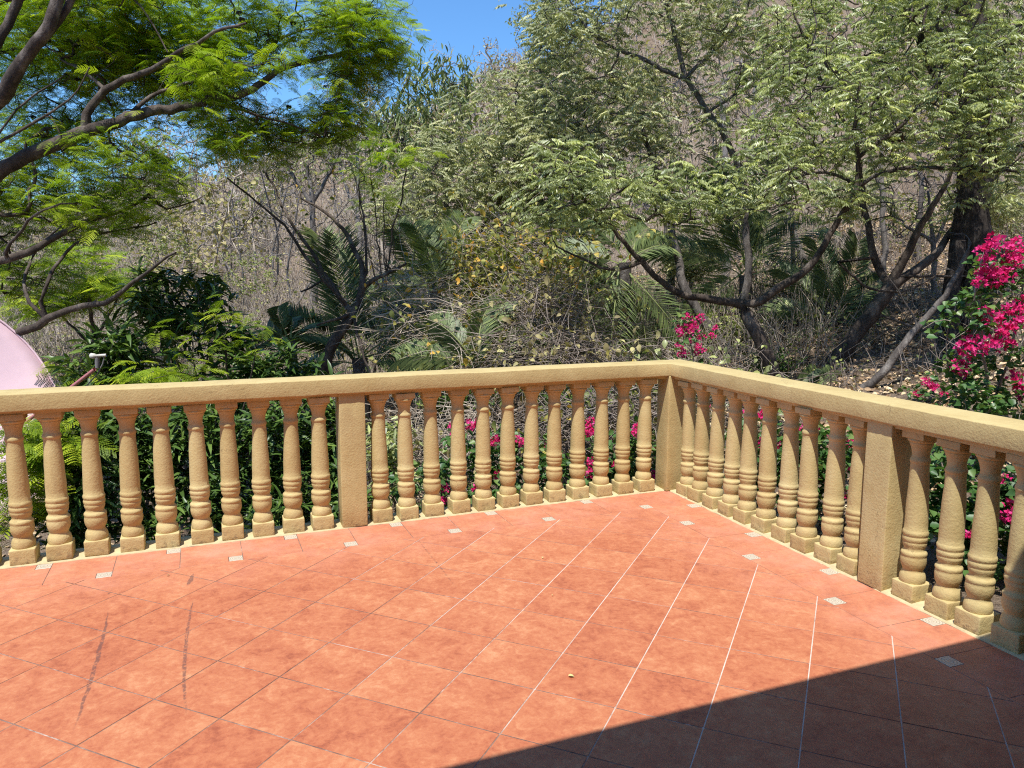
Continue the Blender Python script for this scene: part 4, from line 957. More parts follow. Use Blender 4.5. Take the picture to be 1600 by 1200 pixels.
palm_at(74, 1165, 430, 11.2, [(125, 0.1, 2.0, 0.4), (75, 0.2, 1.9, 0.35), (98, -0.1, 1.9, 0.3), (40, 0.2, 1.6, 0.7), (150, 0.2, 1.7, 0.7), (15, 0.3, 1.4, 0.9), (-20, 0.2, 1.3, 0.6), (110, 0.4, 1.6, 0.5), (215, 0.3, 1.3, 0.6), (60, -0.4, 1.6, 0.5)], 'large feather palm with upright fronds behind the forked trunk')
palm_at(75, 1300, 500, 10.6, [(100, 0.1, 1.2, 0.4), (70, 0.2, 1.2, 0.4), (130, 0.1, 1.1, 0.5), (45, 0.2, 1.0, 0.6), (20, 0.3, 0.9, 0.8), (-15, 0.3, 0.9, 0.5), (160, 0.2, 1.0, 0.8), (200, 0.3, 0.9, 0.6)], 'low feather palm on the litter slope right of the forked trunk', 0.06)
palm_at(76, 745, 575, 8.6, [(30, 0.3, 1.0, 0.7), (75, 0.1, 1.0, 0.9), (120, 0.2, 1.0, 0.9), (160, 0.2, 1.0, 0.7), (5, 0.2, 1.0, 0.6), (95, 0.5, 0.8, 1.2)], 'low feather palm just above the middle of the rail', 0.06)
palm_at(77, 680, 455, 10.6, [(25, 0.2, 1.3, 0.9), (70, 0.0, 1.3, 0.6), (120, 0.1, 1.3, 0.7), (160, 0.2, 1.2, 1.0), (-20, 0.2, 1.1, 0.6), (210, 0.2, 1.1, 0.5), (95, 0.4, 1.2, 1.1)], 'feather palm half hidden behind the dry vines in the middle', 0.07)
palm_at(78, 1250, 612, 8.8, [(160, 0.2, 0.5, 0.8), (30, 0.2, 0.5, 0.8), (60, 0.3, 0.4, 0.9), (-10, 0.3, 0.5, 0.6)], 'small feather palm at the foot of the leaning trunk', 0.05)

# ------------------------------------------------------------------ leaning bare tree, big dark trunk, vines
def bare_tree_px(name, seed, base, limbs, ell, natt, label, group, mat='bark', leaf=None, per=2, T=None, scale=1.0, tip=0.003, keep=0.8):
    r = rng(seed); t = Tree(seed)
    for L in limbs: t.limb([at(*p) if len(p) == 3 else np.array(p[:3]) for p in L[0]], L[1], L[2], 0.05)
    if natt: t.grow(clumpy(r, blob(r, ell, natt), keep, 1.6, seed), 0.16, 0.13, lift=0.12)
    root = rooted(name, base, label, 'tree', group); attach(base, 'trunk', t.mesh('trunk', M[mat], tip, 2.3, 0.4), root)
    if leaf:
        tp, td = t.tip_frames(); p, dd = around_tips(r, tp, td, per, 0.05, 0.2)
        attach(base, 'foliage', scatter('foliage', T or T_BROAD, p, frames(dd*0.4+rand_dirs(r, len(p), -0.9, 0.3), roll=r.normal(0, 0.6, len(p))), scale*r.uniform(0.6, 1.2, len(p)), M[leaf], r), root, 'stuff')
    return root
b6 = base_xy(478, 9.0)
bare_tree_px('leaning_tree', 81, b6, [
    ([W(b6), (505, 570, 9.0), (540, 505, 9.0), (552, 488, 9.0)], 0.075, 0.06),
    ([(552, 488, 9.0), (568, 455, 9.0), (572, 440, 9.0), (566, 405, 9.1), (545, 370, 9.2), (525, 345, 9.3), (505, 325, 9.4), (470, 310, 9.5)], 0.042, 0.012),
    ([(570, 445, 9.0), (600, 428, 8.9), (635, 412, 8.8)], 0.03, 0.012),
    ([(550, 488, 9.0), (530, 470, 9.05), (500, 425, 9.1), (470, 370, 9.2), (445, 335, 9.3), (430, 300, 9.4), (415, 268, 9.5)], 0.034, 0.012),
    ([(545, 478, 9.0), (510, 440, 8.8), (470, 390, 8.7), (440, 345, 8.7), (400, 312, 8.7), (370, 290, 8.7), (355, 278, 8.7)], 0.024, 0.010),
    ([(548, 492, 9.0), (525, 495, 8.8), (495, 508, 8.7)], 0.026, 0.012),
    ([(500, 445, 9.1), (480, 452, 9.0), (470, 456, 9.0)], 0.016, 0.008),
    ([(553, 488, 9.0), (565, 530, 8.9), (580, 590, 8.8)], 0.02, 0.012),
    ([(572, 440, 9.0), (569, 380, 9.1), (568, 330, 9.2), (560, 290, 9.2)], 0.018, 0.007)],
    [(440, 250, 70, 40, 9.4, 0.7), (530, 290, 70, 60, 9.2, 0.6), (600, 350, 60, 60, 9.0, 0.6), (380, 330, 50, 50, 9.0, 0.6), (480, 380, 60, 60, 9.1, 0.5)],
    170, 'leaning almost leafless tree with long straight limbs left of centre', None, 'bark', 'vine', 1, None, 0.8)
b8 = base_xy(490, 17.0)
bare_tree_px('twiggy_tree', 84, b8, [([W(b8), (488, 330, 17), (480, 260, 17)], 0.10, 0.04), ([(486, 320, 17), (520, 260, 17), (535, 215, 17)], 0.05, 0.02), ([(486, 320, 17), (455, 270, 17), (440, 220, 17)], 0.05, 0.02)],
    [(480, 230, 65, 45, 17, 1.2), (530, 240, 45, 45, 17, 1.0), (430, 250, 40, 35, 17, 0.9)], 420, 'dense twiggy dark tree on the ridge above the leaning tree', None, 'bark2', 'olive', 1, T_BROAD, 1.0, 0.006, 0.9)
b7 = base_xy(1520, 9.3)
bare_tree_px('thick_trunk_tree', 82, b7, [
    ([W(b7), (1520, 560, 9.3), (1522, 480, 9.3), (1525, 400, 9.3), (1520, 320, 9.3), (1515, 230, 9.3), (1518, 130, 9.3), (1510, 0, 9.3), (1505, -120, 9.3)], 0.19, 0.14),
    ([W(b7+np.array([-0.25, 0.02, 0.05])), (1492, 560, 9.2), (1488, 470, 9.25), (1500, 380, 9.3), (1510, 300, 9.3)], 0.11, 0.09),
    ([(1518, 130, 9.3), (1580, 60, 9.2), (1650, -10, 9.1)], 0.09, 0.04), ([(1515, 230, 9.3), (1470, 150, 9.4), (1430, 60, 9.5), (1400, -60, 9.6)], 0.08, 0.03)],
    [(1520, -20, 160, 70, 9.3, 1.3), (1590, 60, 60, 60, 9.1, 0.8), (1430, 20, 90, 50, 9.5, 0.8)], 330, 'big dark trunk rising behind the bougainvillea at the right edge', None, 'barkdark', 'olive', 3, T_PIN, 0.8)
bp = base_xy(1345, 8.3)
bare_tree_px('thin_leaning_stem', 83, bp, [([W(bp), (1375, 590, 8.3), (1410, 545, 8.3), (1450, 500, 8.3), (1490, 445, 8.3), (1515, 380, 8.3)], 0.05, 0.02), ([(1440, 515, 8.3), (1410, 470, 8.3), (1385, 430, 8.2)], 0.014, 0.007)], [(1500, 400, 60, 60, 8.3, 0.5)], 40, 'thin leaning grey stem crossing below the three way fork', None, 'bark2')
for i, (px, d, pts, r0, lb) in enumerate([
    (1240, 12.5, [(1235, 570, 12.4), (1250, 520, 12.4), (1258, 440, 12.4), (1245, 385, 12.4), (1222, 330, 12.4), (1210, 250, 12.4)], 0.075, 'slim pale curving trunk just right of the rail corner palms'),
    (1052, 13.2, [(1050, 470, 13), (1048, 400, 13), (1043, 330, 13), (1022, 240, 13)], 0.085, 'slim pale upright trunk left of the forked tree'),
    (1135, 14.5, [(1137, 420, 14.4), (1135, 300, 14.4), (1133, 200, 14.4), (1131, 130, 14.4)], 0.085, 'whitish bare trunk high on the slope behind the large palm'),
    (1178, 15.5, [(1180, 420, 15), (1176, 330, 15), (1172, 220, 15), (1180, 120, 15)], 0.06, 'thin whitish bare trunk right of the whitish trunk'),
    (1450, 13.0, [(1445, 520, 13), (1442, 430, 13), (1440, 330, 13), (1435, 240, 13)], 0.07, 'shadowed slim trunk behind the three way fork')]):
    bb = base_xy(px, d)
    bare_tree_px('slim_tree', 90+i, bb, [([W(bb)]+pts, r0, r0*0.45)], [(pts[-1][0], pts[-1][1]-30, 70, 70, d, 1.0)], 60, lb, None, 'barkpale' if i in (0, 1, 2, 3) else 'bark2', None, tip=0.005)

def thicket(seed, name, ell, ntw, nlf, label, cat, twmat, lfmat, tl=(0.35, 1.1), lscale=1.0, T=None, rad=(0.003, 0.0075), droop=0.5, group=None):
    """tangle of arching dry stems with some leaves"""
    r = rng(seed); c = at(*[ell[0][k] for k in (0, 1, 4)]); b = np.array([c[0], c[1], float(ground_z(c[0], c[1]))])
    P = blob(r, ell, ntw); chains = []; ends = []
    for p in P:
        L = r.uniform(*tl); d = rand_dirs(r, 1, -0.35, 0.8)[0]; n = 6; pts = [p]
        for k in range(n):
            d = d+r.normal(0, 0.18, 3)+np.array([0, 0, -droop*0.16]); d /= np.linalg.norm(d); pts.append(pts[-1]+d*L/n)
        chains.append((pts, np.linspace(r.uniform(*rad), 0.0016, n+1))); ends += pts[2:]
    root = tag(empty(name, b), label, cat, group)
    V, F = tubes(chains); attach(b, 'stems', mesh_np('stems', V, F, M[twmat], smooth=True), root, 'stuff')
    if nlf:
        E_ = np.array(ends); p = E_[r.integers(0, len(E_), nlf)]+r.normal(0, 0.03, (nlf, 3))
        attach(b, 'foliage', scatter('foliage', T or T_BROAD, p, frames(rand_dirs(r, nlf, -1.2, 0.3), roll=r.normal(0, 0.7, nlf)), lscale*r.uniform(0.6, 1.25, nlf), M[lfmat], r), root, 'stuff')
    return root
thicket(101, 'dry_vine_thicket', [(700, 520, 110, 60, 9.2, 0.6), (640, 480, 70, 60, 9.4, 0.6), (780, 560, 90, 45, 8.8, 0.5)], 620, 900, 'tangle of dry grey stems with yellowing leaves left of centre', 'vine thicket', 'twig', 'vine', group='dry vine thickets')
thicket(102, 'dry_vine_thicket', [(860, 560, 110, 45, 8.4, 0.5), (850, 500, 90, 60, 8.8, 0.6), (930, 570, 70, 30, 8.2, 0.4)], 800, 900, 'tangle of brown dead stems heaped above the rail in the middle', 'vine thicket', 'twigdark', 'dry', group='dry vine thickets')
thicket(103, 'dry_vine_thicket', [(800, 400, 100, 60, 10.2, 0.7), (860, 440, 80, 50, 9.6, 0.6), (740, 420, 70, 60, 10.2, 0.7)], 420, 2600, 'leafy yellow green vine thicket over the middle of the slope', 'vine thicket', 'twigdark', 'vine', lscale=1.1, group='dry vine thickets')
thicket(104, 'dry_vine_thicket', [(660, 690, 50, 60, 7.6, 0.3), (640, 760, 50, 50, 7.4, 0.3), (740, 680, 60, 50, 7.6, 0.3)], 420, 150, 'dry stems hanging behind the balusters right of the left post', 'vine thicket', 'twig', 'dry', tl=(0.3, 0.8), group='dry vine thickets')
thicket(105, 'dry_vine_thicket', [(900, 660, 110, 40, 7.3, 0.35), (980, 640, 70, 40, 7.0, 0.3)], 380, 260, 'dry stems behind the balusters left of the corner post', 'vine thicket', 'twigdark', 'vine', tl=(0.3, 0.8), group='dry vine thickets')
thicket(106, 'dry_vine_thicket', [(1180, 620, 80, 40, 7.4, 0.4), (1090, 590, 60, 40, 7.8, 0.4)], 260, 300, 'dry stems and leaves behind the rail right of the corner', 'vine thicket', 'twigdark', 'olive', tl=(0.3, 0.7), group='dry vine thickets')

# ------------------------------------------------------------------ bougainvillea
def flower_cluster_mesh(seed, n=26, R_=0.075):
    r = rng(seed); d = rand_dirs(r, n, -0.7, 1.0); p = d*R_*r.uniform(0.35, 1.0, (n, 1))*np.array([1, 1, 0.8])
    return scatter('flower_cluster', T_BRACT, p, frames(np.cross(d, r.normal(0, 1, (n, 3))), up=(0, 0, 1)) if False else np.stack([np.stack([*np.linalg.qr(np.column_stack([dd, r.normal(0, 1, 3), r.normal(0, 1, 3)]))[0].T[[1, 2, 0]]], -1)*np.array([1, 1, np.sign(np.linalg.qr(np.column_stack([dd, [0.3, 0.1, 0.2], [0, 0.3, 0.9]]))[0][:, 0]@dd)]) for dd in d]), r.uniform(0.85, 1.25, n), M['bract'], r)
FLW = [flower_cluster_mesh(k, 17+3*k, 0.066+0.009*k) for k in range(4)]
def bougainvillea(seed, base, canes, ell, nleaf, flowers, label, spread=0.05):
    """flowers: (px, py, depth, size)"""
    r = rng(seed); t = Tree(seed)
    for L in canes: t.limb([at(*p) if len(p) == 3 else np.array(p[:3]) for p in L[0]], L[1], L[2], 0.06)
    t.grow(blob(r, ell, max(20, nleaf//14)), 0.12, 0.14, lift=0.2)
    root = rooted('bougainvillea', base, label, 'shrub', 'flowering bougainvilleas')
    tp, td = t.tip_frames(); N = np.array(t.N); k = r.integers(0, len(N), nleaf//2); q = np.concatenate([tp[r.integers(0, len(tp), nleaf-nleaf//2)], N[k]])
    zlim = base[2]+0.15; q = q[q[:, 2] > zlim]
    q = q+r.normal(0, spread, q.shape)
    attach(base, 'stem', t.mesh('stem', M['twigdark'], 0.0024, 2.3, 0.03), root)
    attach(base, 'foliage', scatter('foliage', T_HEART, q, frames(rand_dirs(r, len(q), -0.7, 0.4), roll=r.normal(0, 0.5, len(q))), r.uniform(0.7, 1.3, len(q)), M['boug'], r), root, 'stuff')
    for px, py, d, s_ in flowers:
        o = link('flower_cluster', FLW[r.integers(0, 4)], root, tuple(at(px, py, d)-base)); o.scale = (s_,)*3; o.rotation_euler = tuple(r.uniform(-0.7, 0.7, 3))
    return root
rb = rng(77)
def fl(lst, d, s=0.8): return [(x+rb.normal(0, 5), y+rb.normal(0, 5), d+rb.normal(0, 0.07), s*rb.uniform(0.75, 1.2)) for x, y in lst]
g1 = base_xy(800, 6.6)
bougainvillea(111, g1, [([W(g1), (760, 740, 6.5), (730, 680, 6.5)], 0.012, 0.005), ([W(g1), (820, 720, 6.5), (860, 680, 6.5)], 0.012, 0.005)],
    [(700, 760, 90, 50, 6.55, 0.25), (800, 740, 90, 60, 6.5, 0.25), (760, 690, 90, 30, 6.6, 0.2)], 1300,
    fl([(703, 668), (706, 680), (738, 668), (741, 660), (776, 690), (783, 697), (815, 690), (778, 733), (782, 740), (700, 762), (738, 762), (850, 745), (696, 778), (854, 692)], 6.4, 0.62), 'bougainvillea behind the balusters in the middle of the left run')
g2 = base_xy(960, 6.7)
bougainvillea(112, g2, [([W(g2), (940, 740, 6.6), (925, 680, 6.6)], 0.012, 0.005), ([W(g2), (985, 720, 6.6), (995, 670, 6.5)], 0.012, 0.005)],
    [(900, 750, 60, 40, 6.6, 0.2), (970, 720, 60, 50, 6.5, 0.2), (1010, 740, 40, 40, 6.4, 0.2)], 900,
    fl([(925, 665), (928, 677), (922, 672), (994, 668), (997, 678), (962, 728), (1000, 722), (998, 735), (1027, 726), (1030, 738), (930, 720), (920, 742), (975, 735), (905, 748)], 6.35, 0.62), 'bougainvillea behind the balusters left of the corner post')
g3 = base_xy(1190, 6.6)
bougainvillea(113, g3, [([W(g3), (1180, 720, 6.3), (1160, 650, 6.3)], 0.012, 0.005), ([W(g3), (1240, 700, 6.1), (1280, 640, 6.0)], 0.012, 0.005)],
    [(1180, 710, 60, 60, 6.3, 0.25), (1260, 740, 50, 70, 5.9, 0.25), (1300, 700, 50, 50, 5.7, 0.2)], 1500,
    fl([(1158, 640), (1188, 650), (1160, 632), (1250, 676), (1252, 690), (1285, 678), (1288, 692), (1320, 690), (1284, 735), (1282, 750), (1245, 762), (1320, 770), (1250, 700), (1248, 740), (1325, 700), (1318, 742), (1105, 650), (1225, 690), (1190, 690)], 6.0, 0.6), 'bougainvillea behind the balusters of the right run before the post')
g4 = base_xy(1520, 4.9)
bougainvillea(114, g4, [([W(g4), (1500, 800, 4.9), (1470, 720, 4.9)], 0.012, 0.005), ([W(g4), (1560, 820, 4.7), (1580, 740, 4.7)], 0.012, 0.005)],
    [(1480, 800, 60, 70, 4.95, 0.2), (1560, 830, 60, 90, 4.75, 0.25), (1500, 740, 60, 40, 5.0, 0.2), (1620, 760, 60, 80, 4.6, 0.2)], 1700,
    fl([(1577, 790), (1582, 805), (1569, 745), (1575, 812), (1515, 838)], 4.55, 0.55), 'bougainvillea behind the nearest balusters at the right edge')
g5 = base_xy(1560, 6.3)
bougainvillea(115, g5, [
    ([W(g5), (1545, 600, 6.2), (1530, 520, 6.1), (1520, 440, 6.0), (1535, 400, 6.0)], 0.018, 0.006), ([W(g5), (1580, 580, 6.2), (1600, 480, 6.2), (1590, 400, 6.2)], 0.018, 0.006),
    ([W(g5), (1500, 620, 6.2), (1478, 540, 6.1), (1495, 470, 6.0)], 0.010, 0.004), ([(1530, 520, 6.1), (1480, 500, 6.0), (1440, 515, 5.9)], 0.006, 0.003), ([(1590, 540, 6.2), (1540, 500, 6.0), (1490, 530, 5.9)], 0.006, 0.003)],
    [(1570, 590, 60, 50, 6.2, 0.3), (1540, 640, 60, 30, 6.1, 0.3), (1600, 500, 40, 60, 6.2, 0.3), (1570, 430, 50, 50, 6.2, 0.3), (1495, 590, 25, 50, 6.1, 0.15), (1510, 480, 30, 40, 6.0, 0.15)], 1300,
    fl([(1545, 385), (1560, 380), (1575, 385), (1590, 378), (1600, 390), (1555, 400), (1570, 402), (1585, 402), (1598, 408), (1545, 410), (1540, 395), (1552, 420), (1565, 418), (1580, 420), (1560, 432), (1575, 435), (1532, 438), (1524, 437), (1540, 436), (1590, 475), (1600, 468), (1580, 482), (1605, 485), (1545, 492), (1553, 494), (1595, 490), (1502, 538), (1512, 540), (1562, 528), (1570, 535), (1555, 538), (1575, 524), (1518, 555), (1541, 545), (1498, 580), (1592, 590), (1600, 600), (1588, 605)], 6.0, 0.85), 'tall bougainvillea with magenta sprays at the right edge above the rail')
g6 = base_xy(1085, 7.2)
bougainvillea(116, g6, [([W(g6), (1085, 600, 7.1), (1078, 550, 7.0), (1068, 500, 7.0)], 0.010, 0.004), ([(1080, 560, 7.0), (1100, 530, 7.0), (1125, 525, 7.0)], 0.005, 0.003)], [(1075, 525, 22, 30, 7.0, 0.12), (1085, 590, 25, 30, 7.05, 0.15)], 150,
    fl([(1064, 508), (1075, 512), (1088, 512), (1070, 522), (1082, 524), (1094, 522), (1066, 534), (1078, 536), (1088, 534), (1074, 546), (1082, 548), (1112, 520), (1122, 528), (1068, 496), (1090, 500)], 6.9, 0.55), 'single magenta bougainvillea spray standing above the rail corner')
g7 = base_xy(1450, 7.6)
bougainvillea(117, g7, [([W(g7), (1455, 615, 7.5), (1450, 600, 7.5)], 0.008, 0.004)], [(1455, 615, 45, 25, 7.5, 0.2)], 160, fl([(1455, 596), (1446, 600), (1435, 612), (1478, 608), (1430, 605), (1462, 602), (1470, 598)], 7.3, 0.5), 'low bougainvillea with a few red flowers on the slope right of the corner')
for i, (px, d, ell_, lb) in enumerate([
    (1240, 11.5, [(1230, 240, 110, 60, 11.5, 0.8), (1260, 320, 90, 50, 11.4, 0.7)], 'grey twiggy bare tree in the gap below the middle of the right crowns'),
    (1460, 11.0, [(1450, 280, 110, 50, 11.0, 0.8), (1520, 250, 80, 60, 10.9, 0.7), (1400, 330, 70, 50, 11.0, 0.6)], 'grey twiggy bare tree between the fork and the big dark trunk'),
    (1080, 12.5, [(1080, 200, 90, 70, 12.5, 0.9), (1020, 150, 80, 60, 12.4, 0.8)], 'grey twiggy bare tree behind the pale trunked olive tree'),
    (1380, 12.0, [(1370, 110, 110, 70, 12.0, 0.9), (1300, 60, 90, 60, 12.0, 0.8)], 'grey twiggy bare tree high behind the right crowns'),
    (900, 12.0, [(880, 420, 90, 50, 11.5, 0.7), (930, 350, 80, 50, 11.6, 0.7)], 'grey twiggy bare tree behind the yellow green vines'),
    (640, 12.0, [(620, 400, 80, 60, 11.8, 0.7), (660, 330, 80, 60, 12.0, 0.8)], 'grey twiggy bare tree right of the leaning tree'),
    (780, 19.0, [(775, 110, 50, 45, 19, 1.2), (740, 160, 60, 40, 19, 1.2), (810, 120, 30, 50, 19, 1.0)], 'fine grey bare tree against the lower edge of the sky gap'),
    (560, 20.0, [(560, 200, 60, 40, 20, 1.3), (520, 220, 50, 40, 20, 1.2)], 'fine grey bare tree on the ridge right of the twiggy dark tree')]):
    bb = base_xy(px, d); e0 = ell_[0]
    bare_tree_px('dry_bare_tree', 150+i, bb, [([W(bb), (px, (e0[1]+480)*0.5, d), (e0[0], e0[1]+20, e0[4])], 0.05*d/12, 0.02*d/12)]+[([(px, (e0[1]+480)*0.5, d), (e[0], e[1]+15, e[4])], 0.03*d/12, 0.012*d/12) for e in ell_[1:]],
        ell_, 430, lb, 'dry bare trees behind the crowns', 'twig' if i % 2 == 0 else 'barkpale', 'dry' if i in (6, 7) else None, 1, None, 0.8, 0.0042 if d < 15 else 0.007, 0.95)
# sprig poking through the right run
sp = at(1255, 800, 5.05); root = rooted('vine_sprig', sp, 'small green vine sprig poking out between the balusters of the right run', 'vine')
r = rng(5); t = Tree(5); t.limb([at(1292, 790, 5.6), at(1270, 775, 5.3), at(1240, 778, 5.15)], 0.004, 0.002, 0.02); t.grow(blob(r, [(1255, 782, 24, 9, 5.2, 0.07)], 14), 0.05, 0.1)
attach(sp, 'stem', t.mesh('stem', M['twigdark'], 0.0018), root); tp, td = t.tip_frames(); p, dd = around_tips(r, tp, td, 3, 0.015, 0.03)
attach(sp, 'foliage', scatter('foliage', T_HEART, p, frames(rand_dirs(r, len(p), -0.4, 0.4)), 0.75, M['boug'], r, shade=np.full(len(p), 0.85)), root, 'stuff')

# ------------------------------------------------------------------ low shrubs on the slope, right
for i, (px, py, rx, ry, d, mt, lb, na) in enumerate([
    (1385, 555, 50, 32, 10.2, 'hillgreen', 'rounded leafy shrub low on the litter slope below the fork', 90), (1430, 585, 40, 22, 9.6, 'hillgreen', 'pale leafy shrub beside the thin leaning stem', 60),
    (1265, 500, 50, 40, 11.8, 'olive', 'fine leaved green shrub beneath the low palm', 90), (1330, 480, 40, 25, 12.5, 'hillgreen', 'small leafy shrub between the low palm and the fork', 40),
    (1390, 390, 70, 30, 15.0, 'hillgreen', 'leafy shrub high on the slope behind the fork', 80), (1580, 360, 60, 50, 13.0, 'olive', 'green shrub at the right edge behind the magenta sprays', 90),
    (1210, 570, 50, 25, 9.0, 'dark', 'dark low shrub right of the forked trunk foot', 60), (720, 620, 70, 30, 8.2, 'dark', 'dark low shrub hidden behind the middle of the left rail', 90), (880, 620, 90, 30, 7.8, 'dark', 'dark low shrub behind the rail left of the corner', 90),
    (1010, 590, 60, 40, 8.2, 'dark', 'dark low shrub below the hanging palm fronds', 80), (1040, 700, 90, 60, 7.4, 'dark', 'dark low shrub in the shade behind the corner post', 90), (1400, 720, 90, 60, 6.2, 'dark', 'dark low shrub behind the post of the right run', 90), (1730, 640, 70, 50, 6.4, 'hillgreen', 'leafy shrub beyond the right end of the balustrade', 90), (1900, 560, 90, 50, 7.2, 'olive', 'green shrub further beyond the right end of the balustrade', 90)]):
    dark_shrub(120+i, px, d, [(px, py, rx, ry, d, rx*d/FPX*0.9)], lb, na, 11, mt, 0.62, T_BROAD+T_BLADE[:1], 'low_shrub', 'low shrubs on the slope')

for i, (px, py, rx, ry, d, mt, lb) in enumerate([
    (620, 330, 70, 45, 13.5, 'olive2', 'loose olive shrub right of the leaning tree on the slope'), (700, 420, 70, 40, 12.5, 'olive2', 'loose olive shrub above the vines left of the middle'),
    (820, 470, 70, 35, 11.5, 'hillgreen', 'loose dull green shrub above the dead stems in the middle'), (930, 460, 60, 40, 11.5, 'olive2', 'loose olive shrub left of the hanging palm fronds'),
    (1080, 400, 60, 40, 12.5, 'olive2', 'loose olive shrub behind the left limb of the forked tree'), (1210, 400, 60, 40, 13.0, 'hillgreen', 'loose dull green shrub behind the right limb of the forked tree'),
    (1330, 300, 70, 45, 14.5, 'olive2', 'loose olive shrub high on the slope above the low palm'), (1450, 330, 70, 40, 14.0, 'hillgreen', 'loose dull green shrub left of the big dark trunk'),
    (1570, 300, 60, 50, 12.5, 'olive2', 'loose olive shrub right of the big dark trunk'), (1130, 520, 50, 30, 10.5, 'hillgreen', 'small dull green shrub beside the magenta spray'),
    (1330, 550, 40, 25, 10.2, 'hillgreen', 'small dull green shrub left of the leaning trunk foot'), (560, 430, 60, 40, 13.5, 'hillgreen', 'loose dull green shrub behind the upright palm frond'),
    (380, 430, 70, 40, 14.5, 'hillgreen', 'loose dull green shrub above the tallest dark shrub'), (250, 390, 60, 40, 15.0, 'hillgreen', 'loose dull green shrub behind the low feathery limb')]):
    dark_shrub(170+i, px, d, [(px, py, rx, ry, d, rx*d/FPX*0.9)], lb, 120, 6, mt, 0.85, T_PIN if mt == 'olive2' else T_BROAD, 'slope_shrub', 'loose shrubs on the slope', 0.9, 'twig')
# ------------------------------------------------------------------ dry hillside: bare trees, brush, litter
def bare_variant(seed, H, spread, natt, mat, leaf=None, tip=0.006):
    r = rng(seed); t = Tree(seed)
    t.limb([np.zeros(3)-[0, 0, 0.2], np.array([r.normal(0, 0.1), r.normal(0, 0.1), H*0.3]), np.array([r.normal(0, 0.25), r.normal(0, 0.25), H*0.72])], 0.035*H/4, 0.012*H/4)
    if r.random() < 0.6: t.limb([np.array([0, 0, H*0.12]), np.array([r.normal(0, 0.35), r.normal(0, 0.35), H*0.4]), np.array([r.normal(0, 0.6), r.normal(0, 0.6), H*0.75])], 0.028*H/4, 0.01*H/4)
    p = r.normal(0, 1, (natt, 3)); p /= np.linalg.norm(p, axis=1)[:, None]; p *= r.random((natt, 1))**(1/2.2); p = p*np.array([spread, spread, H*0.42])+np.array([0, 0, H*0.62])
    t.grow(p, 0.28, 0.10, lift=0.3); tr = t.mesh('trunk', M[mat], tip, 2.3, 0.12); lf = None
    if leaf:
        tp, td = t.tip_frames(); q, dd = around_tips(r, tp, td, 4, 0.08, 0.3)
        lf = scatter('foliage', T_BROAD, q, frames(rand_dirs(r, len(q), -0.9, 0.4), roll=r.normal(0, 0.7, len(q))), r.uniform(1.0, 2.0, len(q)), M[leaf], r)
    return tr, lf
BV = [bare_variant(200+k, 4.2, 1.1, 110, 'twig') for k in range(4)] + [bare_variant(210+k, 3.6, 0.9, 100, 'barkpale') for k in range(3)] + [bare_variant(220+k, 3.2, 1.1, 90, 'twigdark', 'dry') for k in range(3)] + [bare_variant(230+k, 3.2, 1.2, 100, 'twigdark', 'hillgreen') for k in range(2)]
rh = rng(300)
def hill_tree(px, d, k, s_, label):
    b = base_xy(px, d, 0.05); o = empty('bare_hill_tree', b, rh.uniform(0, 6.28)); o.scale = (s_,)*3
    tag(o, label, 'tree', 'bare trees on the dry hillside'); tr, lf = BV[k]
    link('trunk', tr, o)
    if lf: tag(link('foliage', lf, o), kind='stuff')
HT = []
for lo, hi, n, d0, d1 in ((230, 620, 46, 17, 46), (560, 900, 26, 18, 46), (900, 1600, 60, 15, 42), (-100, 260, 20, 18, 45)):
    for k in range(n): HT.append((rh.uniform(lo, hi), rh.uniform(d0, d1)))
ZN = [(-999, 230, 'behind feathery tree'), (230, 430, 'above dark shrubs'), (430, 560, 'behind leaning tree'), (560, 700, 'beside hanging leaf tree'), (700, 860, 'beneath blue sky gap'), (860, 1040, 'behind left olive crowns'), (1040, 1220, 'behind large palm'), (1220, 1400, 'behind three way fork'), (1400, 2000, 'behind big dark trunk')]
def where(px, d): return [z for a, b, z in ZN if a <= px < b][0]+(', low down' if d < 24 else (', half way up' if d < 34 else ', near the ridge'))
for k in range(16): HT.append((rh.uniform(120, 480), rh.uniform(36, 48)))
names = {0: 'leafless grey tree', 1: 'thin pale barked bare tree', 2: 'brown twigged tree with dry leaves', 3: 'tree with sparse yellow green leaves'}
for px, d in HT:
    k = int(rh.choice(len(BV), p=[0.1]*4+[0.09]*3+[0.07]*3+[0.06]*2)); kind = 0 if k < 4 else (1 if k < 7 else (2 if k < 10 else 3))
    s_ = rh.uniform(0.7, 1.3); hill_tree(px, d, k, s_, ('short ' if s_ < 0.9 else ('tall ' if s_ > 1.1 else ''))+names[kind]+' '+where(px, d))
for px, d, k, s_, lb in ((780, 20, 11, 1.5, 'tall thin tree standing against the blue sky gap'), (745, 23, 8, 1.4, 'thin dry tree left of the tall one in the blue sky gap')):
    hill_tree(px, d, k, s_, lb)

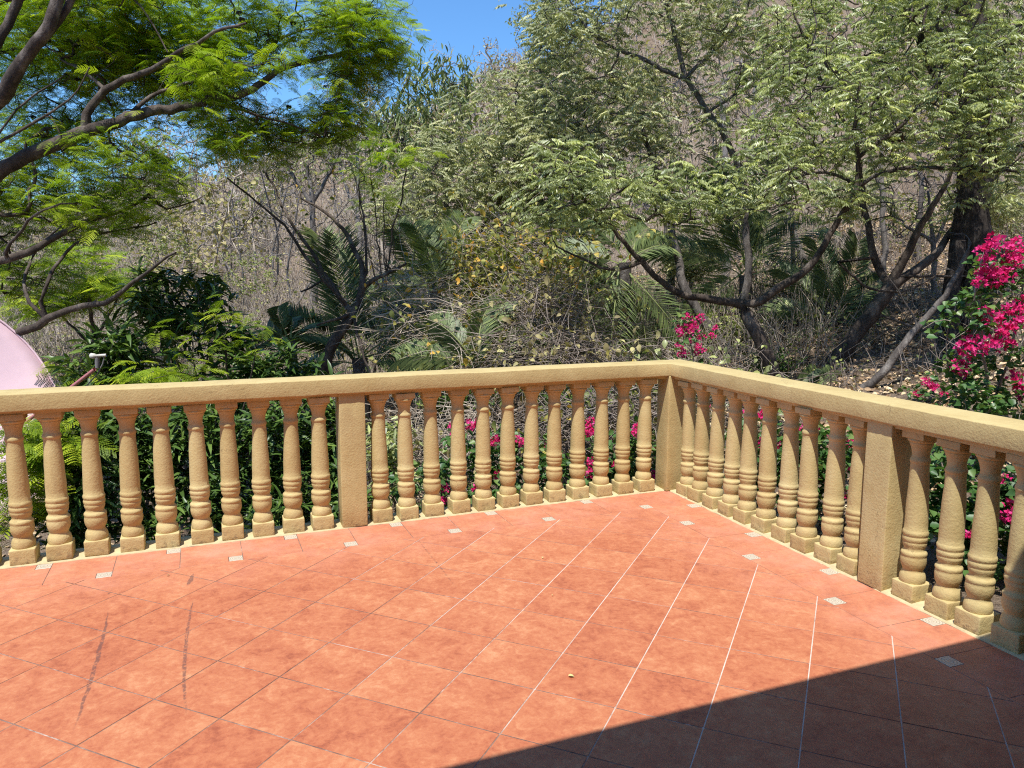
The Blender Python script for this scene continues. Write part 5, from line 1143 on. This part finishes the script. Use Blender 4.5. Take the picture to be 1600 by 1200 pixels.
def hill_points(r, n, pxlo, pxhi, dlo, dhi, pw=1.0):
    px = r.uniform(pxlo, pxhi, n); d = dlo+(dhi-dlo)*r.random(n)**pw
    P = np.array([at(a, 434, b) for a, b in zip(px, d)]); P[:, 2] = ground_z(P[:, 0], P[:, 1]); return P[~((P[:, 0] < 0.6) & (P[:, 1] < 0.6))]
def brush(seed, P, per, L, mat, nlf, lmat, label, lsc=1.2, rad=(0.003, 0.009)):
    r = rng(seed); chains = []; ends = []
    for p in P:
        h = L*r.uniform(0.5, 1.3); dist = np.linalg.norm(p-CAM)
        for k in range(per):
            d = rand_dirs(r, 1, 0.35, 1.6)[0]; q = p+np.array([r.normal(0, 0.15), r.normal(0, 0.15), -0.05]); pts = [q]
            for j in range(3):
                d = d+r.normal(0, 0.25, 3); d /= np.linalg.norm(d); pts.append(pts[-1]+d*h/3)
            chains.append((pts, np.linspace(r.uniform(*rad)*max(1, dist/16), 0.003*max(1, dist/22), 4))); ends += pts[1:]
    V, F = tubes(chains)
    o = link('dry_brush', mesh_np('dry_brush', V, F, M[mat]), None); tag(o, label, 'brush', kind='stuff')
    if nlf:
        E_ = np.array(ends); p = E_[r.integers(0, len(E_), nlf)]+r.normal(0, 0.06, (nlf, 3)); dist = np.linalg.norm(p-CAM, axis=1)
        o2 = link('dry_foliage', scatter('dry_foliage', T_BROAD, p, frames(rand_dirs(r, nlf, -0.8, 0.5), roll=r.normal(0, 0.8, nlf)), lsc*r.uniform(0.7, 1.3, nlf)*np.clip(dist/18, 0.7, 2.2), M[lmat], r), o); tag(o2, kind='stuff')
rr_ = rng(400)
brush(401, hill_points(rr_, 3600, -150, 640, 12, 46, 0.9), 6, 1.0, 'twig', 16000, 'dry', 'pale dry twigs and brush covering the left hillside', 0.75)
brush(402, hill_points(rr_, 3900, 560, 2300, 13, 46, 0.85), 7, 1.0, 'twig', 9000, 'dry', 'brown dry twigs and brush covering the right hillside')
brush(403, hill_points(rr_, 560, -500, 620, 9, 17), 8, 0.8, 'twigdark', 9000, 'hillgreen', 'low dry scrub with dull green leaves below the left hillside', 1.0)
brush(404, hill_points(rr_, 260, 540, 1000, 9, 15), 8, 0.6, 'twig', 1500, 'vine', 'low dry twigs under the middle trees', 1.0)
brush(405, hill_points(rr_, 330, 880, 1300, 9.0, 14), 9, 0.75, 'twig', 3800, 'hillgreen', 'pale dry twigs and sparse leaves under the forked trees', 0.8, (0.003, 0.007))
brush(406, hill_points(rr_, 420, 1280, 2700, 7.5, 15), 8, 0.6, 'twigdark', 2400, 'hillgreen', 'brown dry twigs on the litter slope at the right', 0.8, (0.003, 0.007))
nl = 34000; P = np.concatenate([hill_points(rr_, 42000, 950, 2500, 5, 17, 0.8), hill_points(rr_, 12000, -50, 950, 7.5, 15, 0.8)])
P[:, 2] += np.abs(rr_.normal(0, 0.02, len(P)))
o = link('leaf_litter', scatter('leaf_litter', T_BROAD, P, frames(rand_dirs(rr_, len(P), -0.3, 0.3), roll=rr_.normal(0, 0.7, len(P))), rr_.uniform(0.45, 1.0, len(P)), M['litter'], rr_)); tag(o, 'dry fallen leaves carpeting the slope beyond the terrace', 'leaf litter', kind='stuff')

# ------------------------------------------------------------------ satellite dish
dc = at(-161, 650, 6.5); ax = RT*0.78+np.array([0, 0, 0.47])-FW*0.42; ax /= np.linalg.norm(ax)
db = np.array([dc[0]-0.25, dc[1], float(ground_z(dc[0], dc[1]))-0.1]); dish = rooted('satellite_dish', db, 'large faded pink satellite dish beyond the left rail', 'satellite dish')
DRr, depth = 1.21, 0.26
V, F = [], []; S, K = 64, 10
for lay, off in ((0, 0.0), (1, -0.012)):
    for k in range(K+1):
        rr = DRr*max(k, 0.02)/K
        for j in range(S):
            a = 2*math.pi*j/S; V.append((rr*math.cos(a), rr*math.sin(a), depth*(rr/DRr)**2+off))
n1 = (K+1)*S
for k in range(K):
    for j in range(S):
        a, b, c, d = k*S+j, k*S+(j+1) % S, (k+1)*S+(j+1) % S, (k+1)*S+j
        F += [[a, b, c, d], [n1+d, n1+c, n1+b, n1+a]]
for j in range(S): F.append([K*S+j, K*S+(j+1) % S, n1+K*S+(j+1) % S, n1+K*S+j])
F += [list(range(S))[::-1], [n1+j for j in range(S)]]
rot = Vector(ax).to_track_quat('Z', 'Y').to_euler()
o = link('reflector', mesh_list('reflector', V, F, M['dish'], True), dish, tuple(dc-db)); o.rotation_euler = rot
V, F = tubes([([(DRr*math.cos(a), DRr*math.sin(a), depth) for a in np.linspace(0, 2*math.pi, 65)], [0.012]*65)])
link('rim', mesh_np('rim', V, F, M['dish'], smooth=True), o)
feed = at(150, 556, 5.85); strut_top = at(148, 577, 5.87)
rimlow = at(40, 660, 6.1)
V, F = tubes([([rimlow, strut_top], [0.019, 0.019])]); attach(db, 'feed_arm', mesh_np('feed_arm', V, F, M['dishdark'], smooth=True), dish)
fb = feed-at(158, 556, 5.85)
V, F = tubes([([at(141, 556, 5.85), at(143, 556, 5.85), at(148, 556.5, 5.85), at(149, 556.5, 5.85), at(166, 555, 5.85)], [0.016, 0.022, 0.022, 0.013, 0.012])]); attach(db, 'receiver', mesh_np('receiver', V, F, M['lnb'], smooth=True), dish)
V, F = tubes([([at(152, 558, 5.86), at(152, 575, 5.87)], [0.02, 0.016])]); attach(db, 'receiver_bracket', mesh_np('receiver_bracket', V, F, M['metal'], smooth=True), dish)
V, F = tubes([([at(163, 557, 5.85), at(161, 568, 5.86), at(152, 585, 5.9), at(138, 600, 5.95), at(110, 640, 6.0)], [0.006]*5)]); attach(db, 'cable', mesh_np('cable', V, F, M['metal'], smooth=True), dish)
V, F = tubes([([db, db+np.array([0, 0, 1.0]), dc-ax*0.05], [0.06, 0.06, 0.05])]); attach(db, 'mast', mesh_np('mast', V, F, M['metal'], smooth=True), dish)

# ------------------------------------------------------------------ small dry leaves lying on the tiles
for (px, py, s_, lb) in ((888, 1058, 0.35, 'small dry yellow leaf on the tiles right of the middle'), (849, 872, 0.2, 'tiny pale leaf fragment on the tiles below the corner'), (265, 900, 0.22, 'tiny curled brown leaf on the tiles near the left dark mark'), (862, 932, 0.16, 'tiny pale leaf fragment on the middle of the tiles'), (430, 740, 0.3, None)):
    if not lb: continue
    p = floor_at(px, py); V, F = t_blade(3, 0.055*s_/0.35*0.5, 0.03*s_/0.35*0.6, 0.5); V = V+[0, 0, 0.006]
    o = link('fallen_leaf', mesh_np('fallen_leaf', V, F, M['dry'], np.full(len(V), 0.95 if 'pale' in lb or 'yellow' in lb else 0.15)), None, (p[0], p[1], 0.001)); o.rotation_euler = (0, 0, px*0.7); tag(o, lb, 'leaf', 'fallen leaves on the tiles')
